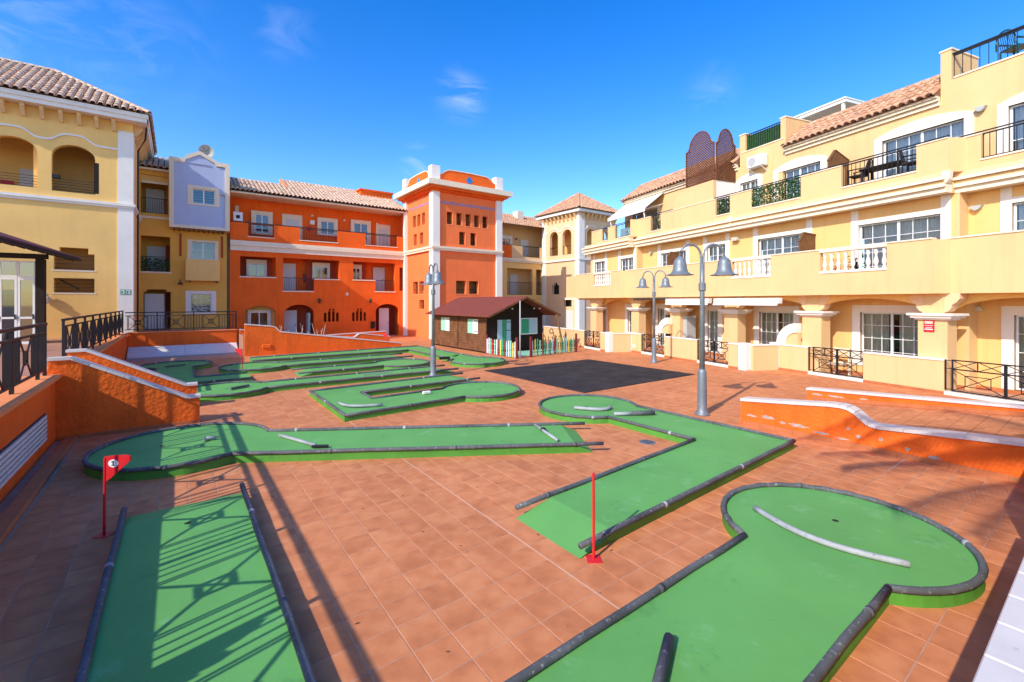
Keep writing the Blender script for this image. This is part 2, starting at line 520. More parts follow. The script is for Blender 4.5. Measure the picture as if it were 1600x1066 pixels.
def paving(name, dark):
    """terracotta tiles: every cell of the tile grid gets its own tone, with a cloudy burn inside it"""
    m = bpy.data.materials.new(name)
    m.use_nodes = True
    n, l = m.node_tree.nodes, m.node_tree.links
    b = n['Principled BSDF']
    geo = n.new('ShaderNodeNewGeometry')
    ro = n.new('ShaderNodeVectorRotate'); ro.rotation_type = 'Z_AXIS'
    ro.inputs['Angle'].default_value = -TH
    l.new(geo.outputs['Position'], ro.inputs['Vector'])
    ad = n.new('ShaderNodeVectorMath'); ad.operation = 'SUBTRACT'
    ad.inputs[1].default_value = (3.13, 2.28, 0)
    l.new(ro.outputs['Vector'], ad.inputs[0])
    sc = n.new('ShaderNodeVectorMath'); sc.operation = 'SCALE'; sc.inputs['Scale'].default_value = 3.0
    l.new(ad.outputs['Vector'], sc.inputs[0])
    fl = n.new('ShaderNodeVectorMath'); fl.operation = 'FLOOR'
    l.new(sc.outputs['Vector'], fl.inputs[0])
    sep = n.new('ShaderNodeSeparateXYZ'); l.new(fl.outputs['Vector'], sep.inputs[0])
    cb = n.new('ShaderNodeCombineXYZ')
    l.new(sep.outputs['X'], cb.inputs['X']); l.new(sep.outputs['Y'], cb.inputs['Y'])
    wnz = n.new('ShaderNodeTexWhiteNoise'); wnz.noise_dimensions = '3D'
    l.new(cb.outputs['Vector'], wnz.inputs['Vector'])
    off = n.new('ShaderNodeVectorMath'); off.operation = 'MULTIPLY_ADD'
    l.new(wnz.outputs['Color'], off.inputs[0]); off.inputs[1].default_value = (40, 40, 40)
    l.new(geo.outputs['Position'], off.inputs[2])
    n1 = n.new('ShaderNodeTexNoise'); n1.inputs['Scale'].default_value = 4.5; n1.inputs['Detail'].default_value = 4
    l.new(off.outputs['Vector'], n1.inputs['Vector'])
    ramp = n.new('ShaderNodeValToRGB')
    e = ramp.color_ramp.elements
    e[0].position = 0.30; e[0].color = (0.495 * dark, 0.168 * dark, 0.062 * dark, 1)
    e[1].position = 0.72; e[1].color = (0.665 * dark, 0.262 * dark, 0.105 * dark, 1)
    x = e.new(0.52); x.color = (0.60 * dark, 0.213 * dark, 0.080 * dark, 1)
    mm = n.new('ShaderNodeMath'); mm.operation = 'MULTIPLY_ADD'
    l.new(wnz.outputs['Value'], mm.inputs[0]); mm.inputs[1].default_value = 0.17
    m3 = n.new('ShaderNodeMath'); m3.operation = 'ADD'; m3.inputs[1].default_value = -0.07
    l.new(n1.outputs['Fac'], m3.inputs[0]); l.new(m3.outputs['Value'], mm.inputs[2])
    l.new(mm.outputs['Value'], ramp.inputs['Fac'])
    # broad wear and a few spots of dirt
    n2 = n.new('ShaderNodeTexNoise'); n2.inputs['Scale'].default_value = 0.55; n2.inputs['Detail'].default_value = 6
    l.new(geo.outputs['Position'], n2.inputs['Vector'])
    r2 = n.new('ShaderNodeMapRange'); r2.inputs['From Min'].default_value = 0.3; r2.inputs['From Max'].default_value = 0.7
    r2.inputs['To Min'].default_value = 0.90; r2.inputs['To Max'].default_value = 1.10
    l.new(n2.outputs['Fac'], r2.inputs['Value'])
    mu = n.new('ShaderNodeVectorMath'); mu.operation = 'SCALE'
    l.new(ramp.outputs['Color'], mu.inputs[0]); l.new(r2.outputs['Result'], mu.inputs['Scale'])
    l.new(mu.outputs['Vector'], b.inputs['Base Color'])
    b.inputs['Roughness'].default_value = 0.68
    b.inputs['Specular IOR Level'].default_value = 0.3
    nb = n.new('ShaderNodeTexNoise'); nb.inputs['Scale'].default_value = 35; nb.inputs['Detail'].default_value = 4
    l.new(geo.outputs['Position'], nb.inputs['Vector'])
    bp = n.new('ShaderNodeBump'); bp.inputs['Strength'].default_value = 0.15; bp.inputs['Distance'].default_value = 0.006
    l.new(nb.outputs['Fac'], bp.inputs['Height']); l.new(bp.outputs['Normal'], b.inputs['Normal'])
    MAT[name] = m


paving('paving_tile', 1.0)

# ------------------------------------------------------------------ the ground
MB().box(-400, 400, -400, 800, -0.6, -0.06).top('ground', 'ground_sand', 'sandy ground around the plaza', None, 'w', (0, 0, 0), kind='structure')
plaza = thing('plaza_paving', 'terracotta tiled plaza floor', None, 'ab', 8, 10, 0, kind='structure')
MB().box(-2.2, 26, 0.3, 38, -0.05, -0.0035).part('grout_bed', 'grout', plaza)


# --- outlines of the golf lanes (plan, in the paving frame except the skew one)
def lolly(cx, cy, r, phi, hw, L, n=30):
    """round green with a straight lane leaving it in direction phi"""
    al = math.degrees(math.asin(hw / r))
    A = arc(cx, cy, r, phi + al, phi + 360 - al, n)
    d = Vector((math.cos(rad(phi)), math.sin(rad(phi))))
    s = Vector((-d.y, d.x))
    c = Vector((cx, cy))
    e1, e2 = c + d * L - s * hw, c + d * L + s * hw
    pts = A + [tuple(e1), tuple(e2)]
    rails = [A, [A[-1], tuple(e1)], [tuple(e2), A[0]]]
    return pts, rails, [len(pts) - 2, len(pts) - 1], (d.x, d.y)


def make_green(name, label, fr, pts, rails, toes, toed, toelen=0.34, z=0.12, flare=0.015, over=0.0, inset=.42):
    cx = sum(p[0] for p in pts) / len(pts); cy = sum(p[1] for p in pts) / len(pts)
    toe_ends = [tuple(pts[t]) for t in toes]
    if toes:
        pts = list(pts)
        for t in toes: pts[t] = (pts[t][0] - toed[0] * inset, pts[t][1] - toed[1] * inset)
        toelen = inset + toelen * .35
    T = thing(name, label, 'golf lane', fr, cx, cy, 0, group='painted minigolf lanes')
    m = MB()
    idx = [m.V(p[0], p[1], z) for p in pts]
    for t in tessellate_polygon([[Vector((p[0], p[1], 0)) for p in pts]]):
        m.f.append([idx[k] for k in t])
    surf = m.part('playing_surface', 'green_paint', T)
    m = MB()
    n = len(pts)
    area = sum(pts[k][0] * pts[(k + 1) % n][1] - pts[(k + 1) % n][0] * pts[k][1] for k in range(n))
    sg = 1 if area > 0 else -1
    base = []
    for k in range(n):
        p0, p1, p2 = Vector(pts[k - 1]), Vector(pts[k]), Vector(pts[(k + 1) % n])
        d1 = (p1 - p0).normalized(); d2 = (p2 - p1).normalized()
        nn = Vector((d1.y + d2.y, -d1.x - d2.x)) * sg
        if nn.length > 1e-6: nn.normalize()
        b = p1 + nn * flare
        if k in toes: b = p1 + Vector(toed) * toelen
        base.append(b)
    for k in range(n):
        if k in toes and (k + 1) % n in toes: continue
        j = (k + 1) % n
        m.quad((pts[k][0], pts[k][1], z), (pts[j][0], pts[j][1], z), (base[j].x, base[j].y, 0.0), (base[k].x, base[k].y, 0.0))
    m.part('side', 'green_edge', T)
    if len(toes) == 2:
        k, j = toes
        m = MB()
        m.quad((pts[k][0], pts[k][1], z), (pts[j][0], pts[j][1], z), (base[j].x, base[j].y, 0.002), (base[k].x, base[k].y, 0.002))
        m.part('entry_slope', 'green_paint', T)
    for r in rails:
        mb = MB()
        q = [(x, y, z + 0.022 + 0.006 * math.sin(3.1 * i)) for i, (x, y) in enumerate(r)]
        if over and len(r) == 2:
            for e, f in ((0, 1), (1, 0)):
                if any((Vector(r[e]) - Vector(t)).length < 1e-3 for t in toe_ends):
                    dv = (Vector(r[e]) - Vector(r[f])).normalized() * over
                    q[e] = (r[e][0] + dv.x, r[e][1] + dv.y, z + 0.022)
        if len(r) == 2:
            a, b = Vector(q[0]), Vector(q[1])
            k = max(2, int((b - a).length / 0.5))
            q = [tuple(a.lerp(b, i / k) + Vector((random.uniform(-.006, .006), random.uniform(-.006, .006), 0))) for i in range(k + 1)]
        mb.tube(q, 0.034, 8)
        pipe = mb.part('edge_pipe', 'grey_pipe', T, smooth=True)
        run = 0
        for p, c in zip(q, q[1:]):
            run += (Vector(c) - Vector(p)).length
            if run > 1.9:
                run = 0
                d = (Vector(c) - Vector(p)).normalized() * .03
                MB().tube([Vector(p) - d, Vector(p) + d], .038, 8).part('pipe_joint', 'light_pipe' if random.random() < .4 else 'grey_pipe', pipe, smooth=True)
    return T


GREENS = []     # plan outlines, to know which paving tiles stay in view


def reg(fr, pts):
    GREENS.append([tuple(to_world(fr, *p))[:2] for p in pts])


def obstacle(T, path, r=0.035, mat_='light_pipe', z=0.175, name='obstacle_pipe'):
    MB().tube([(p[0], p[1], p[2] if len(p) > 2 else z) for p in path], r, 8).part(name, mat_, T, smooth=True)


def hole(T, x, y, z=0.1215):
    MB().lathe([(0.034, z), (0.034, z + 0.0015)], (x, y), 14).part('hole', 'dark_room', T)  # flat near-black disc, the shade inside the hole painted on


# lane by the left wall, in the shade of the railing
pts = [(-0.53, 7.40), (-0.53, 0.75), (0.74, 0.75), (0.74, 7.40)]
g = make_green('golf_lane', 'straight green lane striped by railing shadows beside the red number flag', 'ab', pts,
               [[(-0.53, 7.40), (-0.53, 0.75)], [(0.74, 0.75), (0.74, 7.40)]], [0, 3], (0, 1), 0.12, z=0.085, over=0.06)
reg('ab', pts)
hole(g, 0.1, 6.6, .0865)
# skew lane with its round end at the left
pts, rails, te, td = lolly(-5.15, 8.68, 1.33, 0, 0.68, 7.2)
g = make_green('golf_lane', 'long green lane running crosswise from a round shaded end by the stair wall', 'g2', pts, rails, te, td, 0.32, z=0.135, over=0.3, inset=.2)
reg('g2', pts)
hole(g, -5.5, 8.6, 0.1365)
obstacle(g, [(-3.65, 8.98, .175), (-2.75, 8.28, .175)], 0.03)
MB().box(-2.80, -2.52, 8.20, 8.27, 0.151, 0.19, 0.008).part('block', 'black_metal', g)
obstacle(g, [(1.28, 9.28), (1.55, 8.2)], 0.028)
MB().lathe([(0.055, 0.151), (0.055, 0.2), (0.03, 0.215)], (1.40, 8.9), 10).part('block', 'black_metal', g)
mm = MB(); mm.tube([(-4.92, 8.82, .17), (-4.86, 8.85, .185), (-4.74, 8.90, .178)], 0.038, 9, r1=.03); mm.part('obstacle_can', 'light_pipe', g, smooth=True)
# angled lane in the middle right
C3 = arc(8.21, 7.96, 1.20, -40.8, 246.2, 34)
pts = [(3.55, 3.42), (9.16, 3.66)] + C3 + [(7.75, 4.79), (3.55, 4.53)]
g = make_green('golf_lane', 'angled green lane from a ring by the black mat to a red pole', 'ab', pts,
               [[(3.55, 3.42), (9.16, 3.66)], [(9.16, 3.66), C3[0]], C3, [C3[-1], (7.75, 4.79)], [(7.75, 4.79), (3.55, 4.53)]],
               [0, len(pts) - 1], (-1, 0), 0.42, over=0.15)
reg('ab', pts)
hole(g, 8.15, 7.95)
obstacle(g, [(7.67 + .74 * t, 7.88 - .48 * t - .26 * math.sin(math.pi * t), .17) for t in [i / 10 for i in range(11)]], 0.04)
obstacle(g, [(7.94, 6.89), (8.30, 6.66)], 0.04)
obstacle(g, [(8.30, 6.66, .185), (8.74, 6.40, .185)], 0.052, 'grey_pipe')
# near lane at the lower right
C4 = arc(6.06, 1.98, 1.17, 216.8, 513.6, 44)
pts = [(0.9, 1.25)] + C4 + [(0.9, 2.44)]
rails, te, td = [[(0.9, 1.25), C4[0]], C4, [C4[-1], (0.9, 2.44)]], [0, len(pts) - 1], (-1, 0)
g = make_green('golf_lane', 'nearest green lane with a big round end and a curved pipe lying across it', 'ab', pts, rails, te, td, 0.2)
reg('ab', pts)
hole(g, 6.25, 2.05)
obstacle(g, [(5.75 - .03 * t - .22 * math.sin(math.pi * t), 2.74 - 1.48 * t, .155) for t in [i / 14 for i in range(15)]], 0.033)
obstacle(g, [(2.98, 2.05), (2.0, 1.57)], 0.04, 'grey_pipe')
# U-shaped lane
C5 = arc(7.2, 11.32, 1.15, 216, 502, 34)
pts = [(3.05, 10.48)] + C5 + [(4.18, 11.94), (4.2, 12.9), (8.06, 12.96), (8.12, 14.2), (3.08, 13.95)]
n5 = len(pts)
g = make_green('golf_lane', 'U shaped green lane in front of the near left lamp post', 'ab', pts,
               [[(3.05, 10.48), C5[0]], C5, [C5[-1], (4.18, 11.94)], [(4.18, 11.94), (4.2, 12.9)], [(4.2, 12.9), (8.06, 12.96)],
                [(8.12, 14.2), (3.08, 13.95)], [(3.08, 13.95), (3.05, 10.48)]], [n5 - 3, n5 - 2], (1, 0), 0.3, over=0.15)
reg('ab', pts)
hole(g, 7.18, 11.3)
obstacle(g, [(3.27 + .81 * t - .25 * math.sin(math.pi * t), 11.75 - .85 * t - .12 * math.sin(math.pi * t)) for t in [i / 10 for i in range(11)]], 0.032)
MB().box(5.5, 5.72, 11.58, 11.68, .136, .21, .01).part('block', 'white_trim', g)
# lanes further back
pts, rails, te, td = lolly(1.2, 15.85, 1.13, 0, 0.57, 7.3)
g = make_green('golf_lane', 'long green lane just behind the U shaped one, round end behind the stair wall', 'ab', pts, rails, te, td, 0.3, over=0.2)
reg('ab', pts); hole(g, 1.2, 15.9)
MB().bar((1.25, 15.55, .17), (1.75, 15.85, .17), .06, .09).part('block', 'grey_pipe', g)
MB().bar((5.2, 15.85, .16), (6.3, 15.9, .16), .03, .03).part('obstacle_pipe', 'light_pipe', g)
pts, rails, te, td = lolly(7.65, 18.25, 1.15, 180, 0.58, 4.0)
g = make_green('golf_lane', 'short green lane with its round end to the right, behind the lamp post', 'ab', pts, rails, te, td, 0.25, over=0.15)
reg('ab', pts); hole(g, 7.7, 18.3)
pts, rails, te, td = lolly(2.5, 20.75, 1.2, 0, 0.64, 6.3)
g = make_green('golf_lane', 'green lane with a round left end marked by a red flag, second from the back', 'ab', pts, rails, te, td, 0.3, over=0.2)
reg('ab', pts); hole(g, 2.4, 20.8)
C9 = arc(10.6, 16.9, 1.2, 122.8, 417.2, 30)
pts = [(2.65, 22.65), (9.95, 22.78)] + C9 + [(11.28, 24.6), (2.7, 24.0)]
g = make_green('golf_lane', 'rearmost green lane along the ramp wall, turning down to a ring by the wooden hut', 'ab', pts,
               [[(2.65, 22.65), (9.95, 22.78)], [(9.95, 22.78), C9[0]], C9, [C9[-1], (11.28, 24.6)], [(11.28, 24.6), (2.7, 24.0)]], [], (0, 0))
reg('ab', pts); hole(g, 10.6, 16.8)
MB().bar((9.5, 18.4, .17), (9.95, 18.25, .17), .12, .12).part('block', 'black_metal', g)
MB().bar((10.4, 18.9, .15), (10.9, 19.3, .15), .04, .2).part('block', 'green_edge', g)
C10 = arc(0.0, 23.1, 1.2, -65, 237, 30)
pts = C10 + [(-0.65, 17.55), (2.05, 17.55), (2.05, 18.9), (0.5, 18.9)]
g = make_green('golf_lane', 'shaded green lane in the far left corner by the white slatted vents', 'ab', pts,
               [C10, [C10[-1], (-0.65, 17.55)], [(-0.65, 17.55), (2.05, 17.55)], [(2.05, 18.9), (0.5, 18.9)], [(0.5, 18.9), C10[0]]], [], (0, 0))
reg('ab', pts); hole(g, 0, 23.1)
MB().bar((-0.35, 22.3, .17), (0.25, 22.7, .17), .05, .08).part('block', 'grey_pipe', g)


def inside(poly, x, y):
    c = False
    n = len(poly)
    for i in range(n):
        x1, y1 = poly[i]; x2, y2 = poly[(i + 1) % n]
        if (y1 > y) != (y2 > y) and x < (x2 - x1) * (y - y1) / (y2 - y1) + x1:
            c = not c
    return c


# --- paving tiles, 33 cm; the nearest 300 in view one by one, the rest in one piece
TS, GAP = 1 / 3, 0.0095
tm = MB(); tm.box(-TS / 2 + GAP / 2, TS / 2 - GAP / 2, -TS / 2 + GAP / 2, TS / 2 - GAP / 2, -0.012, 0.0, 0.0022)
tile_me = tm.mesh('tile'); tile_me.materials.append(MAT['paving_tile'])
near, rest = [], []
for i in range(-16, 70):
    for j in range(-6, 106):
        a, b = 3.13 + (i + .5) * TS, 2.28 + (j + .5) * TS
        if i == 0: a += 0.006
        if a < -1.55 or b < 0.36 or (a < 2.7 and b > 28.6): continue
        if a > 10.05 and a < 14.3 and b < 5.1: continue
        if b > 25.9 and b < 28.3 and a < 10.8: continue
        X, Y, _ = to_world('ab', a, b)
        rn = X * math.cos(rad(22.1)) + Y * math.sin(rad(22.1))
        if rn > 17.2: continue
        if Y < 2.2 or abs(X / Y) > 1.35 or Y > 46: continue
        cs = [to_world('ab', a + i_ * .165, b + j_ * .165) for i_, j_ in ((-1, -1), (1, -1), (1, 1), (-1, 1))]
        hid = any(all(inside(p, c.x, c.y) for c in cs) for p in GREENS)
        u, v = 800 + 710 * X / Y, 472 + 710 * 2.7 / Y
        vis = 0 <= u <= 1600 and v <= 1066
        (near if vis and not hid else rest).append((Y, a, b, hid))
near.sort()
for Y, a, b, _ in near[:300]:
    inst(tile_me, 'tile', plaza, (a, b, 0))
rm = MB()
for Y, a, b, hid in near[300:] + rest:
    if hid: continue
    h = TS / 2 - GAP / 2
    zz = random.uniform(-.0008, .0008)
    x0, x1, y0, y1, c = a - h, a + h, b - h, b + h, .0022
    I = [rm.V(x0 + c, y0 + c, zz), rm.V(x1 - c, y0 + c, zz), rm.V(x1 - c, y1 - c, zz), rm.V(x0 + c, y1 - c, zz)]
    J = [rm.V(x0, y0, -.009), rm.V(x1, y0, -.009), rm.V(x1, y1, -.009), rm.V(x0, y1, -.009)]
    rm.f.append(I)
    for k in range(4): rm.f.append([I[k], J[k], J[(k + 1) % 4], I[(k + 1) % 4]])
rm.part('further_tiles', 'paving_tile', plaza, kind='stuff')
MB().box(3.122, 3.138, 0.4, 36, -.003, .0008).part('expansion_joint', 'joint_pale', plaza)
MB().box(9.2, 10.05, 2.268, 2.29, -.003, .0008).part('expansion_joint', 'joint_pale', plaza)
m = MB().lathe([(0.0, .006), (0.15, .006), (0.16, .001)], (7.29, 5.50), 20)
T = m.top('drain_cover', 'drain_metal', 'small round grey drain cover in the paving inside the angled lane', 'drain', 'ab', (7.29, 5.5, 0))
for k in range(-2, 3): MB().box(7.19, 7.39, 5.495 + k * .045, 5.51 + k * .045, .0062, .0085).part('painted_slot', 'dark_room', T)  # near-black bars on the cover paint the shade of its openings

# --- raised terrace: the walk at the left, the strip under the camera, the yard at the back
T = thing('terrace', 'raised tiled walk around the plaza', None, 'ab', -4, 10, 0, kind='structure')
MB().box(-30, -2.0, -12, 40, -0.04, 1.0).part('terrace_slab', 'terrace_tile', T)
MB().box(-2.0, 16, -12, 0.05, -0.04, 1.0).part('terrace_slab', 'terrace_tile', T)
MB().box(-2.0, 2.65, 28.95, 36, -0.04, 1.0).part('terrace_slab', 'terrace_tile', T)


def coping(T, path, width, thick, step=0.32, name='coping_tile', mt='coping_tile'):
    P = [Vector(p) for p in path]
    for p, q in zip(P, P[1:]):
        L = (q - p).length
        k = max(1, round(L / step))
        d = (q - p) / L
        for i in range(k):
            a = p + d * (L * i / k + .002); b = p + d * (L * (i + 1) / k - .002)
            MB().bar(a, b, thick, width).part(name, mt, T)


def skirting(T, p, q, h=0.1, t=0.012, step=0.333):
    P, Q = Vector(p), Vector(q)
    L = (Q - P).length; d = (Q - P) / L
    k = max(1, round(L / step))
    for i in range(k):
        a = P + d * (L * i / k + .002); b = P + d * (L * (i + 1) / k - .002)
        MB().bar(a + Vector((0, 0, h / 2)), b + Vector((0, 0, h / 2)), h, t).part('skirting_tile', 'skirting_tile', T)


# left wall under the railing, with white vents along its foot
T = thing('terrace_wall', 'orange terrace wall with white louvres along its foot, at the left edge', 'wall', 'ab', -1.95, 6, 0)
m = MB(swap=True); m.wall(-6, 12.35, -0.02, 1.22, -1.9, -2.3); m.part('wall', 'stucco_orange', T)
m = MB(); m.box(-2.4, -1.80, -6, 12.34, 1.223, 1.30, .01); m.part('ledge', 'stucco_salmon', T)
MB().box(-1.75, -1.57, 0.4, 12.34, 0, 0.075, .008).part('kerb', 'skirting_tile', T)
for b0, b1 in ((0.6, 4.0), (4.03, 7.7), (7.73, 11.45)):
    fr = MB(); fr.box(-1.899, -1.885, b0, b1, .22, .72); pan = fr.part('louvre_panel', 'cabinet_dark', T)  # dark backing paints the shade seen between the slats
    for k in range(6):
        z = .25 + k * .077
        m = MB(); m.box(-1.884, -1.862, b0 + .02, b1 - .02, z, z + .052)
        m.part('slat', 'white_slat', pan)
# wall in front of the camera
T = thing('terrace_wall', 'terrace wall with broad white tiled coping in the lower right corner', 'wall', 'ab', 4, 0.2, 0)
MB().box(-1.9, 5.6, 0.06, 0.34, -.02, 1.13).part('wall', 'stucco_orange', T)
for i in range(24):
    for j in range(2):
        a0 = -1.9 + i * .3333
        MB().box(a0 + .003, a0 + .330, -.28 + j * .325, -.28 + j * .325 + .322, 1.133, 1.20, .006).part('coping_tile', 'coping_tile', T)
MB().box(-1.9, 6.1, -.29, .055, 1.002, 1.13).part('coping_bed', 'stucco_orange', T)
MB().box(6.15, 12, -0.1, 0.34, -.02, 1.95).part('high_wall', 'stucco_orange', T)

# stair down from the walk
T = thing('staircase', 'orange walled stair with white sloping copings, coming down from the walk', 'stair', 'ab', -0.8, 13.3, 0)
for k, b0 in enumerate((12.35, 14.2)):
    w = MB(); w.prism([(-2.0, 0), (.41, 0), (.41, .56), (.19, .56), (-1.68, 1.56), (-2.0, 1.56)], 'y', b0, b0 + .2)
    w.part('side_wall', 'stucco_orange_rough', T)
    coping(T, [(-2.02, b0 + .1, 1.59), (-1.68, b0 + .1, 1.59), (.19, b0 + .1, .592), (.43, b0 + .1, .592)], .26, .055)
skirting(T, (-1.55, 12.345, 0), (.41, 12.345, 0), .07)
for k in range(6):
    MB().box(-1.9 + k * .36, -1.9 + (k + 1) * .36, 12.56, 14.19, 0, 1.0 - (k + 1) * .166 + .0, .006).part('step', 'terrace_tile', T)

# wall along the second railing and across the back of the sunken court
T = thing('terrace_wall', 'orange terrace wall behind the stair, running back to the yellow house', 'wall', 'ab', -2.1, 21, 0)
m = MB(swap=True); m.wall(14.41, 28.78, -.02, 1.12, -1.95, -2.4); m.part('wall', 'stucco_orange', T)
MB().box(-2.45, -1.88, 14.41, 28.7, 1.123, 1.2, .008).part('ledge', 'stucco_salmon', T)
T = thing('terrace_wall', 'orange wall at the back of the sunken court with white slatted vents below', 'wall', 'ab', 0.4, 28.8, 0)
MB().box(-1.94, 2.62, 28.8, 29.1, -.02, 1.17).part('wall', 'stucco_orange', T)
MB().box(-1.94, 2.64, 28.76, 29.1, 1.172, 1.22, .006).part('ledge', 'stucco_salmon', T)
for k in range(6):
    for a0, a1 in ((-1.9, 0.32), (0.34, 2.6)):
        b0 = 28.76 - k * .17
        MB().prism([(b0, .50 - k * .075), (b0 - .145, .44 - k * .075), (b0 - .145, .415 - k * .075), (b0, .475 - k * .075)], 'x', a0, a1).part('slat', 'white_slat', T)
MB().prism([(28.78, 0), (27.75, 0), (27.75, .06), (28.78, .46)], 'x', -1.9, 2.6).part('vent_box', 'cabinet_grey', T)  # grey rather than white, to paint the shade in the slat gaps

# ramp wall with its curved step, before the orange house
R2 = thing('ramp', 'tiled ramp up to the walk before the orange house', None, 'ab', 6.7, 27, 0, kind='structure')
MB().prism([(2.66, 0), (10.8, 0), (2.66, 1.0)], 'y', 26.12, 28.1).part('ramp_floor', 'terrace_tile', R2)
T = thing('ramp_wall', 'long orange ramp wall with a white curved coping, tapering down before the orange house', 'wall', 'ab', 6.7, 26, 0)
top = [(2.7, 1.57), (3.9, 1.44), (4.02, 1.40), (4.12, 1.32), (4.2, 1.22), (4.32, 1.14), (10.85, .21)]
MB().prism([(2.7, -.01), (10.85, -.01)] + top[::-1], 'y', 25.9, 26.1).part('wall', 'stucco_orange_rough', T)
coping(T, [(x, 26.0, z + .025) for x, z in top], .25, .05, .5)
MB().box(3.45, 3.85, 25.84, 25.9, .36, .56, .03).part('stone_boss', 'stucco_orange_rough', T)
T = thing('ramp_wall', 'low inner ramp wall with a white humped coping near the orange tower', 'wall', 'ab', 9, 28.2, 0)
top = [(2.7, 1.2), (8.7, .50), (8.85, .56), (9.0, .70), (9.2, .73), (11.0, .47)]
MB().prism([(2.7, -.01), (11.0, -.01)] + top[::-1], 'y', 28.12, 28.32).part('wall', 'stucco_orange', T)
coping(T, [(x, 28.22, z + .025) for x, z in top], .25, .05, .5)
T = thing('planter_wall', 'low orange planter wall with white top beneath the small slit windows', 'planter', 'ab', 10, 32, 0)
MB().prism([(7.3, 0), (12.2, 0), (12.2, .55), (7.3, .42)], 'y', 32.0, 32.2).part('wall', 'stucco_orange', T)
coping(T, [(7.3, 32.1, .45), (12.2, 32.1, .58)], .26, .05, .6)

# ramp at the right
RS = 0.085
R1 = thing('ramp', 'tiled ramp between two low orange walls at the right', None, 'ab', 12, 3, 0, kind='structure')
MB().prism([(5.1, -.03), (-4, -.03), (-4, 9.1 * RS - .012), (5.1, -.012)], 'x', 10.36, 14.1).part('ramp_bed', 'grout', R1)
cnt = 0
for i in range(11):
    for j in range(14):
        a0, b0 = 10.37 + i * .3375, 5.08 - (j + 1) * .333
        h = .004
        m = MB()
        za, zb = (5.1 - b0) * RS, (5.1 - b0 - .333) * RS
        m.f.append([m.V(a0 + h, b0 + h, za), m.V(a0 + .3375 - h, b0 + h, za), m.V(a0 + .3375 - h, b0 + .333 - h, zb), m.V(a0 + h, b0 + .333 - h, zb)])
        q = m.f[0]
        J = [m.V(m.v[k][0], m.v[k][1], m.v[k][2] - .01) for k in q]
        for k in range(4): m.f.append([q[k], J[k], J[(k + 1) % 4], q[(k + 1) % 4]])
        m.part('tile', 'paving_tile', R1)
T = thing('ramp_wall', 'peeling orange ramp wall with a white coping that steps down, at the right', 'wall', 'ab', 10.2, 3, 0)
top = [(5.12, .50), (4.6, .555), (4.0, .62), (3.45, .685), (3.25, .695), (3.12, .68), (3.0, .62), (2.9, .53), (2.80, .45), (2.68, .425), (0.4, .605)]
m = MB(swap=True)
m.prism([(5.12, -.01), (0.4, -.01)] + top[::-1], 'y', 10.1, 10.34); m.part('wall', 'stucco_orange_rough', T)
coping(T, [(10.22, b, z + .03) for b, z in top], .30, .06, .36)
skirting(T, (10.093, 5.05, 0), (10.093, .4, 0), .09)
random.seed(3)
for b, z, w, h in ((4.88, .22, .30, .07), (4.55, .25, .34, .10), (4.25, .2, .16, .07), (3.95, .20, .42, .10), (3.55, .14, .45, .07), (3.2, .12, .3, .05), (2.95, .22, .12, .10), (2.62, .25, .10, .1), (2.25, .17, .10, .09), (1.9, .12, .22, .09), (3.1, .33, .1, .06)):
    P = []
    for k in range(19):
        t = 2 * math.pi * k / 19
        f = random.uniform(.35, .95)
        P.append((b + math.cos(t) * w / 2 * f, z + math.sin(t) * h / 2 * f))
    m = MB(swap=True); m.prism(P, 'y', 10.096, 10.1005); m.part('bare_patch', 'bare_plaster', T)
T = thing('ramp_wall', 'far low ramp wall with a straight white coping, nearer the yellow terrace house', 'wall', 'ab', 14.2, 3, 0)
m = MB(swap=True); m.prism([(5.3, -.01), (-1, -.01), (-1, .62), (5.3, .26)], 'y', 14.1, 14.34); m.part('wall', 'stucco_orange_rough', T)
coping(T, [(14.22, 5.32, .285), (14.22, -1, .65)], .30, .055, .36)
for i in range(15):
    b0 = 5.2 - i * .34; z = (5.1 - b0) * RS
    MB().bar((14.093, b0, z + .05), (14.093, b0 - .335, z + .05 + .028), .09, .012).part('skirting_tile', 'skirting_tile', T)
for b, z, w, h in ((5.05, .17, .3, .06), (4.6, .18, .4, .06), (4.0, .22, .2, .05)):
    P = [(b + math.cos(k * .6) * w / 2 * random.uniform(.6, 1.15), z + math.sin(k * .6) * h / 2 * random.uniform(.6, 1.15)) for k in range(10)]
    m = MB(swap=True); m.prism(P, 'y', 14.096, 14.1005); m.part('bare_patch', 'bare_plaster', T)

# black play mat
T = thing('rubber_mat', 'square black rubber play mat on the tiles before the wooden hut', 'mat', 'ab', 12.6, 12.3, 0)
for i in range(6):
    for j in range(6):
        a0, b0 = 9.7 + i * .965, 9.55 + j * .905
        MB().box(a0 + .002, a0 + .963, b0 + .002, b0 + .903, .0025, .022, .003).part('mat_tile', 'rubber_mat', T)

# ------------------------------------------------------------------ railings
def post_mesh(w, h, name='post', mt='black_metal', d=None):
    d = w if d is None else d
    m = MB(); m.box(-w / 2, w / 2, -d / 2, d / 2, 0, h)
    me = m.mesh(name); me.materials.append(MAT[mt])
    return me


